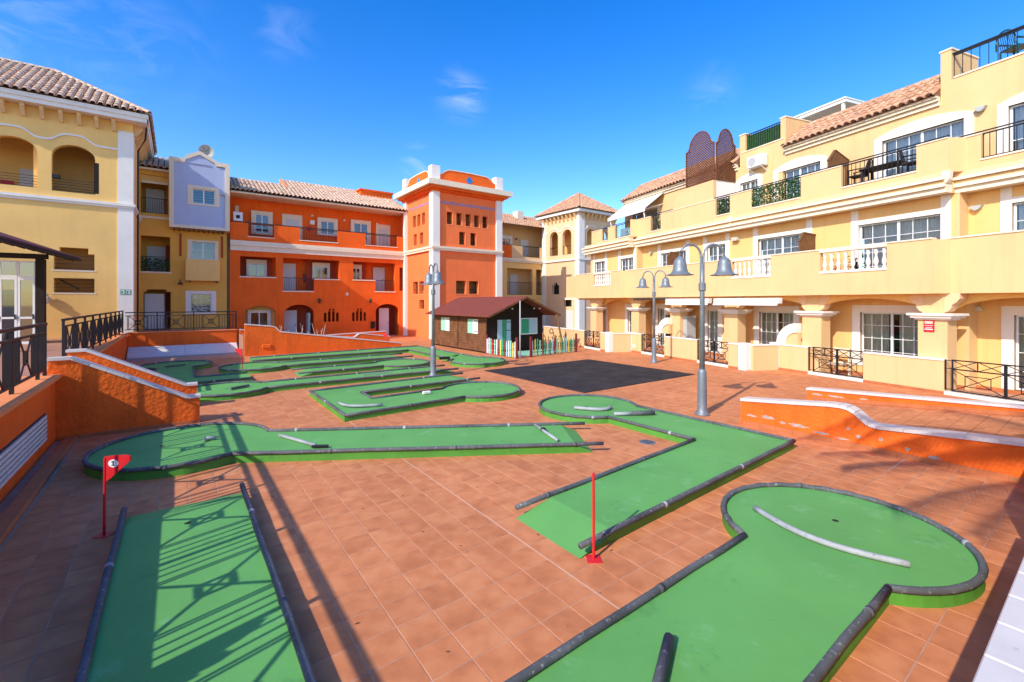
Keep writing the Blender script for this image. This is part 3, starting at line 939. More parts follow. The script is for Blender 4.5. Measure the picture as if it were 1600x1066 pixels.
def ornate_railing(label, p0, p1, zb, zt, mt='black_metal', phase=0.0, per=1.6):
    """two handrails over panels of bars and crosses with a small square; runs from p0 to p1 in the paving frame"""
    T = thing('railing', label, 'railing', 'ab', p0[0], p0[1], zb, group='ornate iron railings')
    P, Q = Vector((*p0, 0)), Vector((*p1, 0))
    L = (Q - P).length; d = (Q - P) / L
    ang = math.atan2(d.y, d.x)
    at = lambda s, z: P + d * s + Vector((0, 0, z))
    for z, w, dd, nm in ((zt, .05, .07, 'top_rail'), (zt - .16, .035, .045, 'mid_rail'), (zb + .12, .035, .04, 'bottom_rail')):
        MB().bar(at(-.03, z), at(L + .03, z), w, dd).part(nm, mt, T)
    pm = post_mesh(.05, zt - zb); bm = post_mesh(.024, zt - zb - .28)
    s = -phase
    z0, z1 = zb + .12, zt - .16
    zc = (z0 + z1) / 2
    while s < L + .01:
        if s >= -.01: inst(pm, 'post', T, at(s, zb), (0, 0, ang))
        for off in (.12, .24, .36, per - .36, per - .24, per - .12):
            if 0 < s + off < L: inst(bm, 'bar', T, at(s + off, z0), (0, 0, ang))
        xa, xb = s + .40, s + per - .40
        if xa > 0 and xb < L:
            xc = (xa + xb) / 2
            m = MB()
            for za, zz in ((z0, z1), (z1, z0)):
                m.bar(at(xa, za), at(xb, zz), .028, .02)
            for dx, dz, ex, ez in ((-.1, -.1, .1, -.1), (.1, -.1, .1, .1), (.1, .1, -.1, .1), (-.1, .1, -.1, -.1)):
                m.bar(at(xc + dx, zc + dz), at(xc + ex, zc + ez), .042, .026)
            m.part('cross_panel', mt, T)
            inst(bm, 'bar', T, at(xa, z0), (0, 0, ang)); inst(bm, 'bar', T, at(xb, z0), (0, 0, ang))
        s += per
    inst(pm, 'post', T, at(L, zb), (0, 0, ang))
    return T


ornate_railing('black iron railing on the orange ledge at the left edge', (-2.02, -4.0), (-2.02, 12.2), 1.3, 2.28, phase=0.35)
ornate_railing('black iron railing behind the stair, seen end on before the yellow house', (-2.2, 15.2), (-2.1, 28.7), 1.2, 2.27, per=1.5)
ornate_railing('thin black railing across the back of the sunken court', (-2.0, 28.92), (2.6, 28.92), 1.22, 2.18, per=1.5, phase=.3)
# bollard
MB().lathe([(0.12, 1.0), (0.12, 1.62), (0.115, 1.70), (0.08, 1.76), (0, 1.78)], (-4.6, 22.4), 14).top(
    'bollard', 'black_metal', 'thick black bollard before the yellow house wall', 'bollard', 'ab', (-4.6, 22.4, 1.0), smooth=True)

# ------------------------------------------------------------------ street lamps
def lamp(label, a, b, turn):
    T = thing('street_lamp', label, 'street lamp', 'ab', a, b, 0, group='twin bell street lamps')
    W = Matrix.Rotation(turn - TH, 3, 'Z')
    loc = lambda x, y, z: tuple(Vector((a, b, 0)) + W @ Vector((x, y, z)))
    MB().lathe([(.17, 0), (.17, .03), (.14, .05), (.125, .09), (.108, .14), (.105, .5), (.10, 1.0), (.092, 1.06), (.066, 1.1)], (a, b), 16).part('base', 'lamp_grey', T, smooth=True)
    MB().lathe([(.062, 1.05), (.055, 3.0), (.052, 3.62)], (a, b), 12).part('pole', 'lamp_grey', T, smooth=True)
    MB().lathe([(.06, 2.96), (.082, 2.98), (.082, 3.14), (.06, 3.16)], (a, b), 12).part('collar', 'lamp_grey', T)
    for s in (-1, 1):
        P = [loc(s * .03, 0, 3.0), loc(s * .03, 0, 3.6)] + [loc(s * (.03 + .255 - .255 * math.cos(t)), 0, 3.78 + .3 * math.sin(t)) for t in [math.pi * k / 12 for k in range(13)]]
        P[-1] = loc(s * .54, 0, 3.76)
        MB().tube(P, .028, 8).part('arm', 'lamp_grey', T, smooth=True)
        c = loc(s * .54, 0, 0)
        bell = MB().lathe([(0.0, 3.80), (.03, 3.795), (.055, 3.77), (.10, 3.74), (.135, 3.68), (.15, 3.60), (.16, 3.50), (.185, 3.42), (.235, 3.375), (.315, 3.35), (.315, 3.338), (.2, 3.352), (.15, 3.40)], c[:2], 22).part('bell_shade', 'lamp_grey', T, smooth=True)
        MB().lathe([(0, 3.32), (.09, 3.325), (.145, 3.345), (.15, 3.38), (0, 3.385)], c[:2], 16).part('lamp_glass', 'lamp_glass', bell, smooth=True)
    return T


lamp('tallest looking twin bell lamp post, nearest, right of the centre', 10.13, 6.06, rad(2))
lamp('twin bell lamp post at the back right, beside the yellow garden wall', 17.05, 12.5, rad(-43))
lamp('twin bell lamp post among the lanes, before the orange tower', 7.52, 15.05, rad(-64))


# ------------------------------------------------------------------ flags
def flag(label, a, b, turn, pennant=True, h=0.9):
    T = thing('golf_flag', label, 'flag', 'ab', a, b, 0, group='red hole flags')
    W = Matrix.Rotation(turn - TH, 3, 'Z')
    loc = lambda x, y, z: tuple(Vector((a, b, 0)) + W @ Vector((x, y, z)))
    m = MB(); m.tube([loc(0, 0, 0), loc(.012, 0, h)], .015, 8); m.part('pole', 'red_paint', T)
    m = MB()
    I = [loc(x, y, z) for z in (.0, .008) for x, y in ((-.075, -.075), (.075, -.075), (.075, .075), (-.075, .075))]
    k = [m.V(*p) for p in I]
    for q in ((3, 2, 1, 0), (4, 5, 6, 7), (0, 1, 5, 4), (1, 2, 6, 5), (2, 3, 7, 6), (3, 0, 4, 7)): m.f.append([k[i] for i in q])
    m.part('foot_plate', 'red_paint', T)
    if pennant:
        out = [(.01, h + .01), (.12, h + .022), (.24, h + .024), (.285, h + .014), (.30, h - .012), (.285, h - .045), (.19, h - .135), (.06, h - .255), (.01, h - .285)]
        m = MB()
        A = [m.V(*loc(x, -.006, z)) for x, z in out]; B = [m.V(*loc(x, .006, z)) for x, z in out]
        for t in tessellate_polygon([[Vector((x, z, 0)) for x, z in out]]):
            m.f.append([A[i] for i in t]); m.f.append([B[i] for i in t])
        for i in range(len(out)): m.f.append([A[i], A[(i + 1) % len(out)], B[(i + 1) % len(out)], B[i]])
        pn = m.part('pennant', 'red_paint', T)
        m = MB(); m.f.append([m.V(*loc(.105 + .056 * math.cos(t), -.0085, h - .07 + .046 * math.sin(t))) for t in [2 * math.pi * i / 20 for i in range(20)]])
        m.part('number_disc', 'white_paint', pn)
        m = MB()
        for x0, x1, z0, z1 in ((.099, .112, h - .095, h - .040), (.086, .100, h - .056, h - .046), (.088, .123, h - .0965, h - .088)):
            m.quad(loc(x0, -.011, z0), loc(x1, -.011, z0), loc(x1, -.011, z1), loc(x0, -.011, z1))
        m.part('numeral', 'black_metal', pn)
    return T


flag('red flag with a white disc numbered 1, at the lower left', -0.68, 7.04, rad(5))
flag('bare red pole leaning on its foot plate at the near end of the angled lane', 3.52, 3.33, rad(90), False)
flag('small red flag before the white vents at the far left', 2.0, 20.0, rad(175))
flag('small red flag at the end of the rear lane, before the ramp wall', 9.6, 24.9, rad(175))

# ------------------------------------------------------------------ wooden play hut with its picket garden
T = thing('play_hut', 'dark wooden play hut with a red gable roof and green shutters', 'hut', 'ab', 15, 23, 0)
def planks(T, swap, x0, x1, y, z0, z1, ops, mt, out):
    """board wall: one plank per course and stretch, skipping openings"""
    k = max(1, round((z1 - z0) / .145))
    for i in range(k):
        za, zb = z0 + (z1 - z0) * i / k, z0 + (z1 - z0) * (i + 1) / k - .006
        xs = [(x0, x1)]
        for o in ops:
            if o[2] < (za + zb) / 2 < o[3]:
                nx = []
                for a, b in xs:
                    if o[0] > a: nx.append((a, min(b, o[0])))
                    if o[1] < b: nx.append((max(a, o[1]), b))
                xs = [q for q in nx if q[1] - q[0] > .02]
        for a, b in xs:
            m = MB(swap=swap)
            m.prism([(y, za), (y - out * .034, za + .004), (y - out * .012, zb), (y, zb)], 'x', a, b)
            m.part('plank', mt, T)
wop = [(20.75, 21.75, 1.0, 1.75), (23.9, 24.9, 1.0, 1.75)]
for x0, x1 in ((20.0, 22.9), (22.94, 25.9)):
    planks(T, True, x0, x1, 13.05, .08, 2.0, wop, 'wood_hut', 1)
MB().box(13.02, 13.06, 22.895, 22.945, .05, 2.05).part('corner_board', 'wood_dark_and_shaded', T)
MB().box(12.985, 13.06, 19.93, 20.0, .05, 2.05).part('corner_board', 'wood_hut', T)
MB().box(13.06, 16.9, 20.02, 25.9, 0, .09).part('floor', 'wood_dark_and_shaded', T)
planks(T, False, 13.06, 16.9, 20.0, .08, 2.0, [(13.75, 14.65, .08, 1.75), (15.35, 16.45, .95, 1.75)], 'wood_dark_and_shaded', 1)  # front boards and gable near-black: their shade is put in the colour
m = MB(); m.prism([(13.0, 2.0), (16.96, 2.0), (14.98, 2.92)], 'y', 19.985, 20.02); m.part('gable', 'wood_dark_and_shaded', T)
m = MB(); m.wall(13.06, 16.9, .08, 2.0, 25.85, 25.9); m.part('rear_wall', 'wood_dark_and_shaded', T)
m = MB(swap=True); m.wall(20.0, 25.9, .08, 2.0, 16.9, 16.86); m.part('side_wall', 'wood_dark_and_shaded', T)
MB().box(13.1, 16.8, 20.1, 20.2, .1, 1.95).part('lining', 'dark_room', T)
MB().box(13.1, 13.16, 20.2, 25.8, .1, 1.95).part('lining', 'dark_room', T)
for s in (-1, 1):
    xe, xr = (12.55, 14.98) if s < 0 else (17.41, 14.98)
    m = MB(); m.prism([(xe, 1.93), (xr, 2.95), (xr, 3.01), (xe, 1.985)], 'y', 19.0, 26.2); r = m.part('roof_slope', 'shingle_red', T)
    m = MB(); m.bar((xe, 18.985, 1.94), (xr, 18.985, 2.955), .1, .03); m.part('barge_board', 'wood_hut', r)
for b0, b1, c0, c1 in ((20.75, 21.75, 'mint_paint', 'white_paint'), (23.9, 24.9, 'mint_paint', 'white_paint')):
    w = MB(); w.box(13.02, 13.045, b0, b1, 1.0, 1.75); w = w.part('window', 'white_paint', T)
    MB().box(12.985, 13.019, b0 - .02, (b0 + b1) / 2 - .01, .98, 1.77, .005).part('shutter', 'white_paint', w)
    MB().box(12.985, 13.019, (b0 + b1) / 2 + .01, b1 + .02, .98, 1.77, .005).part('shutter', c0, w)
    for z in (1.08, 1.66): MB().box(12.972, 12.984, b0, b0 + .3, z, z + .03).part('hinge', 'black_metal', w)
d = MB().box(13.75, 14.65, 20.01, 20.03, .09, 1.75).part('door', 'dark_room', T)
for k, (x0, x1, c) in enumerate(((13.76, 14.07, 'sky_paint'), (14.08, 14.34, 'teal_paint'), (14.35, 14.64, 'sky_paint'))):
    MB().box(x0, x1, 19.96, 19.985, .12, 1.74, .004).part('door_board', c, d)
for z in (.5, 1.15, 1.6): MB().box(14.3, 14.66, 19.945, 19.958, z, z + .03).part('hinge', 'black_metal', d)
w = MB().box(15.35, 16.45, 20.01, 20.03, .95, 1.75).part('window', 'dark_room', T)
MB().box(15.36, 15.88, 19.955, 19.985, .95, 1.75, .004).part('shutter', 'teal_paint', w)
MB().box(15.90, 16.44, 19.955, 19.985, .95, 1.75, .004).part('shutter', 'sky_paint', w)
m = MB()
for x0, x1, z0, z1 in ((15.3, 16.5, .89, .945), (15.3, 16.5, 1.755, 1.80), (15.3, 15.348, .945, 1.755), (16.452, 16.5, .945, 1.755)): m.box(x0, x1, 19.95, 19.98, z0, z1)
m.part('frame', 'white_paint', w)
for x in (13.7, 14.4, 15.9, 16.3):
    MB().lathe([(0, 2.30), (.045, 2.31), (.05, 2.36), (0, 2.38)], (x, 19.5), 10).part('spot_lamp', 'white_paint', T)
for label, p, q, cols, n in (
        ('row of painted pickets at the side of the play hut garden', (13.0, 19.85), (13.03, 17.3), ['white_paint', 'white_paint', 'mint_paint', 'red_paint', 'mint_paint', 'white_paint', 'maroon_paint', 'yellow_paint', 'teal_paint', 'maroon_paint', 'sky_paint', 'white_paint', 'mint_paint', 'yellow_paint', 'white_paint'], 15),
        ('front row of painted pickets and posts before the play hut', (13.98, 17.4), (17.35, 17.7), ['sky_paint', 'yellow_paint', 'teal_paint', 'mint_paint', 'wood_screen', 'teal_paint', 'mint_paint', 'teal_paint', 'sky_paint', 'maroon_paint', 'mint_paint', 'yellow_paint', 'teal_paint', 'mint_paint'], 19)):
    T = thing('picket_fence', label, 'fence', 'ab', p[0], p[1], 0, group='painted picket fences')
    P, Q = Vector((*p, 0)), Vector((*q, 0))
    ang = math.atan2(Q.y - P.y, Q.x - P.x)
    for z in (.22, .55):
        MB().bar(P + Vector((0, 0, z)), Q + Vector((0, 0, z)), .05, .025).part('rail', 'teal_paint', T)
    for k in range(n):
        c = P.lerp(Q, (k + .5) / n)
        h = random.uniform(.70, .84)
        m = MB(); m.prism([(-.04, .04), (.04, .04), (.04, h), (0, h + .05), (-.04, h)], 'y', -.034, -.014)
        me = m.mesh('picket'); me.materials.append(MAT[cols[k % len(cols)]])
        inst(me, 'picket', T, c, (0, 0, ang))
    for c in (P, Q):
        inst(post_mesh(.09, 1.0, 'fence_post', 'maroon_paint'), 'fence_post', T, c, (0, 0, ang))
MB().lathe([(.035, 0), (.03, 1.2), (.028, 2.75), (.0, 2.77)], (13.12, 17.15), 10).top('pole', 'cabinet_grey', 'slim grey pole at the picket corner before the hut', 'pole', 'ab', (13.12, 17.15, 0), smooth=True)
m = MB(); m.tube([(16.95, 18.2, 0), (17.0, 18.9, 2.0)], .05, 8)
m.top('pole', 'wood_screen', 'leaning wooden pole at the right end of the hut front', 'pole', 'ab', (16.95, 18.2, 0), smooth=True)
MB().box(13.2, 17.2, 17.9, 19.8, .003, .02).top('play_carpet', 'mint_paint', 'green carpet inside the picket garden of the hut', 'carpet', 'ab', (15.2, 18.8, 0))
# bare twisted toys and stems behind the pickets
random.seed(11)
for k in range(4):
    T = thing('play_tree', ['tallest bare brown stem behind the pickets, left end', 'bare brown stem with a ring at its top behind the pickets', 'thin crooked brown stem behind the middle pickets', 'short brown forked stem behind the right pickets'][k], 'stem', 'ab', 15.2 + k * .5, 17.9, 0)
    for j in range(3):
        x = 15.2 + k * .5 + random.uniform(-.12, .12)
        P = [(x, 17.9, 0)]
        for i in range(5): P.append((P[-1][0] + random.uniform(-.08, .08), 17.9 + random.uniform(-.05, .05), (i + 1) * random.uniform(.16, .24)))
        MB().tube(P, .025, 6).part('stem', 'wood_screen', T)
    if k == 1:
        MB().tube([(15.75 + .12 * math.cos(t), 17.9, 1.18 + .12 * math.sin(t)) for t in [2 * math.pi * i / 14 for i in range(15)]], .025, 6).part('ring', 'wood_screen', T)

# ------------------------------------------------------------------ building kit
def window(T, sw, x0, x1, z0, z1, y, cols=2, rows=2, sash=2, sur=0.0, surm='white_trim', curtain=None, pane='pane_glass', frame='white_paint', room=True, depth=0.10, surtop=None, mull=.02):
    """glazed opening in a wall whose face is at y; y grows into the house"""
    sg = 1
    f = MB(swap=sw)
    w = .05
    ya, yb = y + depth, y + depth + .045
    f.box(x0, x1, ya, yb, z0, z0 + w); f.box(x0, x1, ya, yb, z1 - w, z1)
    f.box(x0, x0 + w, ya, yb, z0 + w, z1 - w); f.box(x1 - w, x1, ya, yb, z0 + w, z1 - w)
    for k in range(1, sash):
        x = x0 + (x1 - x0) * k / sash
        f.box(x - .035, x + .035, ya - .008, yb + .004, z0 + w, z1 - w)
    win = f.part('window', frame, T)
    if cols * rows > sash:
        for k in range(1, cols):
            if sash > 1 and (k * sash) % cols == 0: continue
            x = x0 + (x1 - x0) * k / cols
            MB(swap=sw).box(x - mull / 2, x + mull / 2, ya + .01, yb - .008, z0 + w, z1 - w).part('mullion', frame, win)
        for k in range(1, rows):
            z = z0 + (z1 - z0) * k / rows
            MB(swap=sw).box(x0 + w, x1 - w, ya + .012, yb - .010, z - mull / 2, z + mull / 2).part('mullion', frame, win)
    for k in range(sash):
        xa, xb = x0 + (x1 - x0) * k / sash + .036, x0 + (x1 - x0) * (k + 1) / sash - .036
        MB(swap=sw).quad((xa, ya + .03, z0 + w), (xb, ya + .03, z0 + w), (xb, ya + .03, z1 - w), (xa, ya + .03, z1 - w))
        m = MB(swap=sw); m.quad((xa, ya + .03, z0 + w), (xb, ya + .03, z0 + w), (xb, ya + .03, z1 - w), (xa, ya + .03, z1 - w))
        m.part('pane', pane, win)
    if curtain:
        m = MB(swap=sw)
        for a, b in (((0, .42), (.58, 1)) if curtain[1] == 'split' else ((0.02, .98),)):
            xa, xb = x0 + (x1 - x0) * a, x0 + (x1 - x0) * b
            n = max(8, int((xb - xa) / .035))
            P = [(xa + (xb - xa) * k / n, yb + .10 + .03 * math.sin(k * 1.35) + .012 * math.sin(k * .53)) for k in range(n + 1)]
            for p, q in zip(P, P[1:]):
                m.quad((p[0], p[1], z0), (q[0], q[1], z0), (q[0], q[1], z1), (p[0], p[1], z1))
        m.part('curtain', curtain[0], win)
    if room:
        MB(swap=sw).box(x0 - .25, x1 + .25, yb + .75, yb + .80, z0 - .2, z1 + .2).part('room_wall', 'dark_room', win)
    if sur > 0:
        s = MB(swap=sw)
        st = sur if surtop is None else surtop
        s.box(x0 - sur, x0, y - .028, y + .1, z0 - sur * .4, z1 + st, 0); s.box(x1, x1 + sur, y - .028, y + .1, z0 - sur * .4, z1 + st)
        s.box(x0, x1, y - .028, y + .1, z1, z1 + st); s.box(x0, x1, y - .034, y + .1, z0 - sur * .4, z0)
        s.part('surround', surm, win)
    return win


def door(T, sw, x0, x1, z0, z1, y, mt='door_white', name='door'):
    d = MB(swap=sw); d.box(x0, x1, y, y + .05, z0, z1)
    d = d.part(name, mt, T)
    MB(swap=sw).box(x1 - .12, x1 - .08, y - .03, y - .001, z0 + 1.0, z0 + 1.08).part('handle', 'black_metal', d)
    return d


def bars(T, sw, x0, x1, z0, z1, y, gap=.11, mt='black_metal', handrail=True, w=.016, name='balcony_rail'):
    m = MB(swap=sw)
    m.box(x0, x1, y - .02, y + .02, z1 - .04, z1); m.box(x0, x1, y - .015, y + .015, z0, z0 + .025)
    r = m.part(name, mt, T)
    n = max(2, round((x1 - x0) / gap))
    me = MB(swap=sw).box(-w / 2, w / 2, -w / 2, w / 2, z0 + .026, z1 - .041).mesh('bar'); me.materials.append(MAT[mt])
    for k in range(n + 1):
        x = x0 + w / 2 + (x1 - x0 - w) * k / n
        inst(me, 'bar', r, (y, x, 0) if sw else (x, y, 0)).location.z = -root_org(r)[2]
    return r


def barrel(r, L, n=6, taper=.86):
    m = MB()
    for k in range(n):
        t0, t1 = math.pi * k / n, math.pi * (k + 1) / n
        for (ra, ya), (rb, yb) in (((r, 0), (r * taper, L)),):
            m.quad((-ra * math.cos(t0), ya, ra * .95 * math.sin(t0)), (-ra * math.cos(t1), ya, ra * .95 * math.sin(t1)),
                   (-rb * math.cos(t1), yb, rb * .95 * math.sin(t1)), (-rb * math.cos(t0), yb, rb * .95 * math.sin(t0)))
        ri = r * .80
        m.quad((-r * math.cos(t0), 0, r * .95 * math.sin(t0)), (-r * math.cos(t1), 0, r * .95 * math.sin(t1)),
               (-ri * math.cos(t1), 0, ri * .95 * math.sin(t1)), (-ri * math.cos(t0), 0, ri * .95 * math.sin(t0)))
    return m


def tiled(T, O, A, U, W, L, keep=None, single=False, per=.27, row=.37, mt='roof_tile', bed=True):
    """barrel tiles on a slope: O eave start, A along the eave, U up the slope (frame coords)"""
    O, A, U = Vector(O), Vector(A).normalized(), Vector(U).normalized()
    N = A.cross(U).normalized()
    if N.z < 0: N = -N
    M = Matrix((A, U, N)).transposed()
    if (A.cross(U)).z < 0:
        M = Matrix((-A, U, N)).transposed()
    nx, ny = max(1, round(W / per)), max(1, round(L / row))
    px, py = W / nx, L / ny
    src = barrel(px * .46, py * 1.16)
    join = MB()
    if single:
        me = src.mesh('roof_tile'); me.materials.append(MAT[mt])
    for j in range(ny):
        for i in range(nx):
            x, y = (i + .5) * px, j * py
            if keep and not keep(x, y + py * .5): continue
            p = O + A * x + U * (y - .04 + random.uniform(-.012, .012)) + N * (.035 + random.uniform(-.004, .004))
            Mr = M @ Matrix.Rotation(-.045 + random.uniform(-.012, .012), 3, 'X') @ Matrix.Rotation(random.uniform(-.03, .03), 3, 'Z')
            if single:
                inst(me, 'roof_tile', T, p, mtx=Mr)
            else:
                b0 = len(join.v)
                for v in src.v: join.v.append(tuple(p + Mr @ Vector(v)))
                for f in src.f: join.f.append([k + b0 for k in f])
    if not single:
        join.part('roof_tiles', mt, T, kind='stuff')
    return px, py


def ridge_tiles(T, p, q, mt='roof_tile', r=.13, step=.4, single=True):
    p, q = Vector(p), Vector(q)
    L = (q - p).length; U = (q - p) / L
    A = U.cross(Vector((0, 0, 1))).normalized(); N = A.cross(U)
    M = Matrix((A, U, N)).transposed()
    n = max(1, round(L / step))
    me = barrel(r, L / n * 1.12).mesh('ridge_tile'); me.materials.append(MAT[mt])
    for k in range(n):
        inst(me, 'ridge_tile', T, p + U * (L * k / n) + N * .02, mtx=M)


# ------------------------------------------------------------------ yellow corner house at the left
T = thing('corner_house', 'big yellow corner house with a tiled hip roof and arched loggia at the left', 'house', 'ab', -5.0, 33.5, 1.0)
B0 = 29.75
ops = [(-4.70, -3.19, 7.90, 10.16), (-6.75, -5.17, 7.95, 10.17), (-9.0, -7.4, 7.95, 10.17), (-4.63, -3.22, 4.22, 5.0), (-4.44, -3.44, 5.0, 5.28), (-4.63, -3.22, 3.14, 3.83)]
m = MB(); m.wall(-16, -1.80, 1.0, 11.75, B0, B0 + .32, ops)
m.arch(-4.70, -3.19, 9.58, 10.16, B0, B0 + .32); m.arch(-6.75, -5.17, 9.59, 10.17, B0, B0 + .32); m.arch(-9.0, -7.4, 9.59, 10.17, B0, B0 + .32)
m.part('front_wall', 'stucco_yellow_deep', T)
m = MB(swap=True); m.wall(B0 + .33, 37.2, 1.0, 11.75, -1.80, -2.12, []); m.part('side_wall', 'stucco_yellow_deep', T)
MB().box(-16, -2.13, B0 + 2.3, B0 + 2.5, 7.4, 11.7).part('loggia_back', 'stucco_yellow_deep', T)
MB().box(-16, -2.13, B0 + .33, B0 + 2.29, 7.42, 7.6).part('loggia_floor', 'terrace_tile', T)
MB().box(-5.35, -5.15, B0 + .33, B0 + 2.29, 7.6, 11.7).part('loggia_wall', 'stucco_yellow_deep', T)
door(T, False, -6.15, -5.6, 7.62, 9.2, B0 + 2.22)
MB().box(-6.9, -6.35, B0 + 2.2, B0 + 2.26, 8.2, 8.55).part('sign_board', 'sign_red', T, 'red board with white writing inside the loggia')
MB().box(-3.19 - .05, -3.06, B0 - .002, B0 + .2, 7.95, 9.45).part('dark_slot_strip', 'wood_dark_and_shaded', T)  # dark strip level with the wall face, nothing cut in
for x0, x1 in ((-4.70, -3.19), (-6.75, -5.17)):
    for k in range(5):
        MB().box(x0, x1, B0 + .08, B0 + .10, 7.98 + k * .125, 8.0 + k * .125).part('rail_bar', 'bronze', T)
MB().box(-4.68, -4.42, B0 + .0, B0 + .16, 8.50, 8.68, .02).part('wall_lamp', 'black_metal', T)
# stair windows with bars
MB().box(-4.8, -3.0, B0 + .9, B0 + 1.0, 3.0, 5.4).part('stair_back', 'recess_brown', T)
for z0, z1 in ((3.14, 3.83), (4.22, 5.0)):
    for k in range(4):
        z = z0 + (z1 - z0) * (k + .5) / 4
        MB().box(-4.63, -3.22, B0 + .14, B0 + .17, z - .012, z + .012).part('rail_bar', 'bronze', T)
MB().bar((-4.5, B0 + .4, 3.78), (-3.8, B0 + .4, 3.3), .06, .06).part('hand_rail', 'black_metal', T)
for z0, z1 in ((3.14, 3.83), (4.22, 5.28)):
    s = MB(); s.box(-4.70, -3.15, B0 - .012, B0, z0 - .07, z0 - .001); s.part('sill', 'cream_trim', T)
# mouldings
wave = []
for k in range(0, 61):
    x = -9.6 + (7.25) * k / 60
    d = min(abs(x + 3.96), abs(x + 6.0), abs(x + 8.2))
    wave.append((x, 10.22 + .36 * math.exp(-(d / .62) ** 4)))
for (xa, za), (xb, zb) in zip(wave, wave[1:]): pass
m = MB()
for (xa, za), (xb, zb) in zip(wave, wave[1:]):
    m.prism([(xa, za), (xb, zb), (xb, zb + .09), (xa, za + .09)], 'y', B0 - .05, B0 + .01)
m.part('wave_moulding', 'white_trim', T)
for z0, z1, o in ((7.36, 7.47, .06), (7.47, 7.60, .12)):
    MB().box(-16, -1.80 + o, B0 - o, B0, z0, z1).part('string_course', 'white_trim', T)
    MB().box(-1.80, -1.80 + o, B0 + .001, 37, z0, z1).part('string_course', 'white_trim', T)
m = MB(); m.box(-2.36, -1.765, B0 - .035, B0 + .55, 1.0, 7.35); m.box(-2.36, -1.765, B0 - .035, B0 + .55, 7.61, 11.2); m.part('corner_pilaster', 'white_trim', T)
for k in range(16):
    x = -2.5 - k * .62
    MB().prism([(B0, 11.65), (B0 - .38, 11.65), (B0 - .38, 11.5), (B0 - .12, 11.12), (B0, 11.12)], 'x', x - .07, x + .07).part('bracket', 'stucco_yellow', T)
for k in range(9):
    y = B0 + .3 + k * .7
    MB().prism([(-1.80, 11.65), (-1.42, 11.65), (-1.42, 11.5), (-1.68, 11.12), (-1.80, 11.12)], 'y', y - .07, y + .07).part('bracket', 'stucco_yellow', T)
MB().box(-16, -1.22, B0 - .58, B0 + 8.4, 11.66, 11.86).part('eave_board', 'white_trim', T)
MB().box(-16, -1.16, B0 - .64, B0 + 8.46, 11.86, 12.06).part('eave_board', 'white_trim', T)
eb, ea, k = B0 - .70, -1.10, 3.96
zE, zP = 12.08, 14.6
R = MB()
R.v = [(-16, eb, zE), (ea, eb, zE), (ea - k, eb + k, zP), (-16, eb + k, zP), (ea, eb + 2 * k, zE), (-16, eb + 2 * k, zE)]
R.f = [[0, 1, 2, 3], [1, 4, 2], [3, 2, 4, 5]]
roof = R.part('roof', 'roof_bed', T)
up = (zP - zE)
SL = math.hypot(k, up)
tiled(roof, (ea, eb, zE), (-1, 0, 0), (0, k, up), 7.0, SL, keep=lambda x, y: x > y * k / SL - .02, single=True, per=.285, row=.40)
tiled(roof, (ea, eb, zE), (0, 1, 0), (-k, 0, up), 2 * k, SL, keep=lambda x, y: y * k / SL < x < 2 * k - y * k / SL)
ridge_tiles(roof, (ea, eb, zE + .03), (ea - k, eb + k, zP + .03))
ridge_tiles(roof, (ea - k, eb + k, zP + .03), (-9, eb + k, zP + .03))
m = MB(); m.tube([(-1.2, B0 - .4, 11.9), (-1.35, B0 + 1.2, 11.3), (-1.7, B0 + 2.2, 10.9), (-1.72, B0 + 2.2, 1.0)], .045, 8); m.part('downpipe', 'brown_metal', T)
for x in (-2.27, -2.06):
    s = MB(); s.box(x - .0, x + .19, B0 - .048, B0 - .036, 3.07, 3.32); s = s.part('exit_sign', 'sign_green', T, 'small green and white escape sign on the white pilaster')
    MB().box(x + .02, x + .17, B0 - .0515, B0 - .049, 3.10, 3.29).part('sign_field', 'white_paint', s)
    m = MB(); m.box(x + .04, x + .09, B0 - .054, B0 - .052, 3.12, 3.26); m.bar((x + .095, B0 - .053, 3.15), (x + .15, B0 - .053, 3.23), .02, .002); m.part('pictogram', 'sign_green', s)
m = MB(); m.lathe([(.02, 2.62), (.12, 2.66), (.14, 2.9), (.07, 2.96), (.08, 3.05), (.0, 3.14)], (-4.85, B0 - .14), 6); m.part('wall_lantern', 'lamp_plate', T)

# ------------------------------------------------------------------ ochre house with the lilac bay
T = thing('bay_house', 'ochre house with a framed lilac bay under a stepped gable', 'house', 'ab', 0.5, 36.5, 1.0)
B1 = 34.9
ops = [(-1.74, -0.34, 4.54, 6.68), (-1.62, -0.31, 1.0, 3.32), (-1.45, -0.52, 3.32, 3.46), (-1.74, -0.44, 8.05, 10.35), (0.72, 1.95, 5.45, 6.5), (0.69, 1.77, 2.05, 3.2)]
m = MB(); m.wall(-2.1, 2.8, 1.0, 10.6, B1, B1 + .3, ops); m.part('front_wall', 'stucco_ochre', T)
MB().box(-2.1, 2.8, B1 + 1.5, B1 + 1.6, 1.0, 11.3).part('recess_wall', 'stucco_ochre', T)
MB().box(-1.74, -.44, B1 + .16, B1 + .2, 9.98, 10.35).part('upper_panel', 'stucco_yellow_deep', T)
MB().box(-.28, -.2, B1 + .31, B1 + 1.49, 1.0, 10.5).part('recess_side', 'brick_red_door', T)
for z in (4.35, 7.85): MB().box(-2.1, 2.8, B1 + .31, B1 + 1.49, z - .15, z).part('floor_slab', 'stucco_ochre', T)
door(T, False, -1.58, -.63, 1.02, 3.2, B1 + .42)
door(T, False, -1.5, -.6, 4.4, 6.2, B1 + 1.4)
door(T, False, -1.55, -.65, 7.9, 9.75, B1 + 1.2)
for z0, z1 in ((1.02, 3.28), (4.4, 6.3)): MB().box(-.56, -.345, B1 + 1.36, B1 + 1.40, z0, z1).part('red_panel', 'brick_red_door', T)
MB().box(-1.72, -.46, B1 + .0, B1 + .12, 9.85, 9.98).part('lintel', 'cream_trim', T)
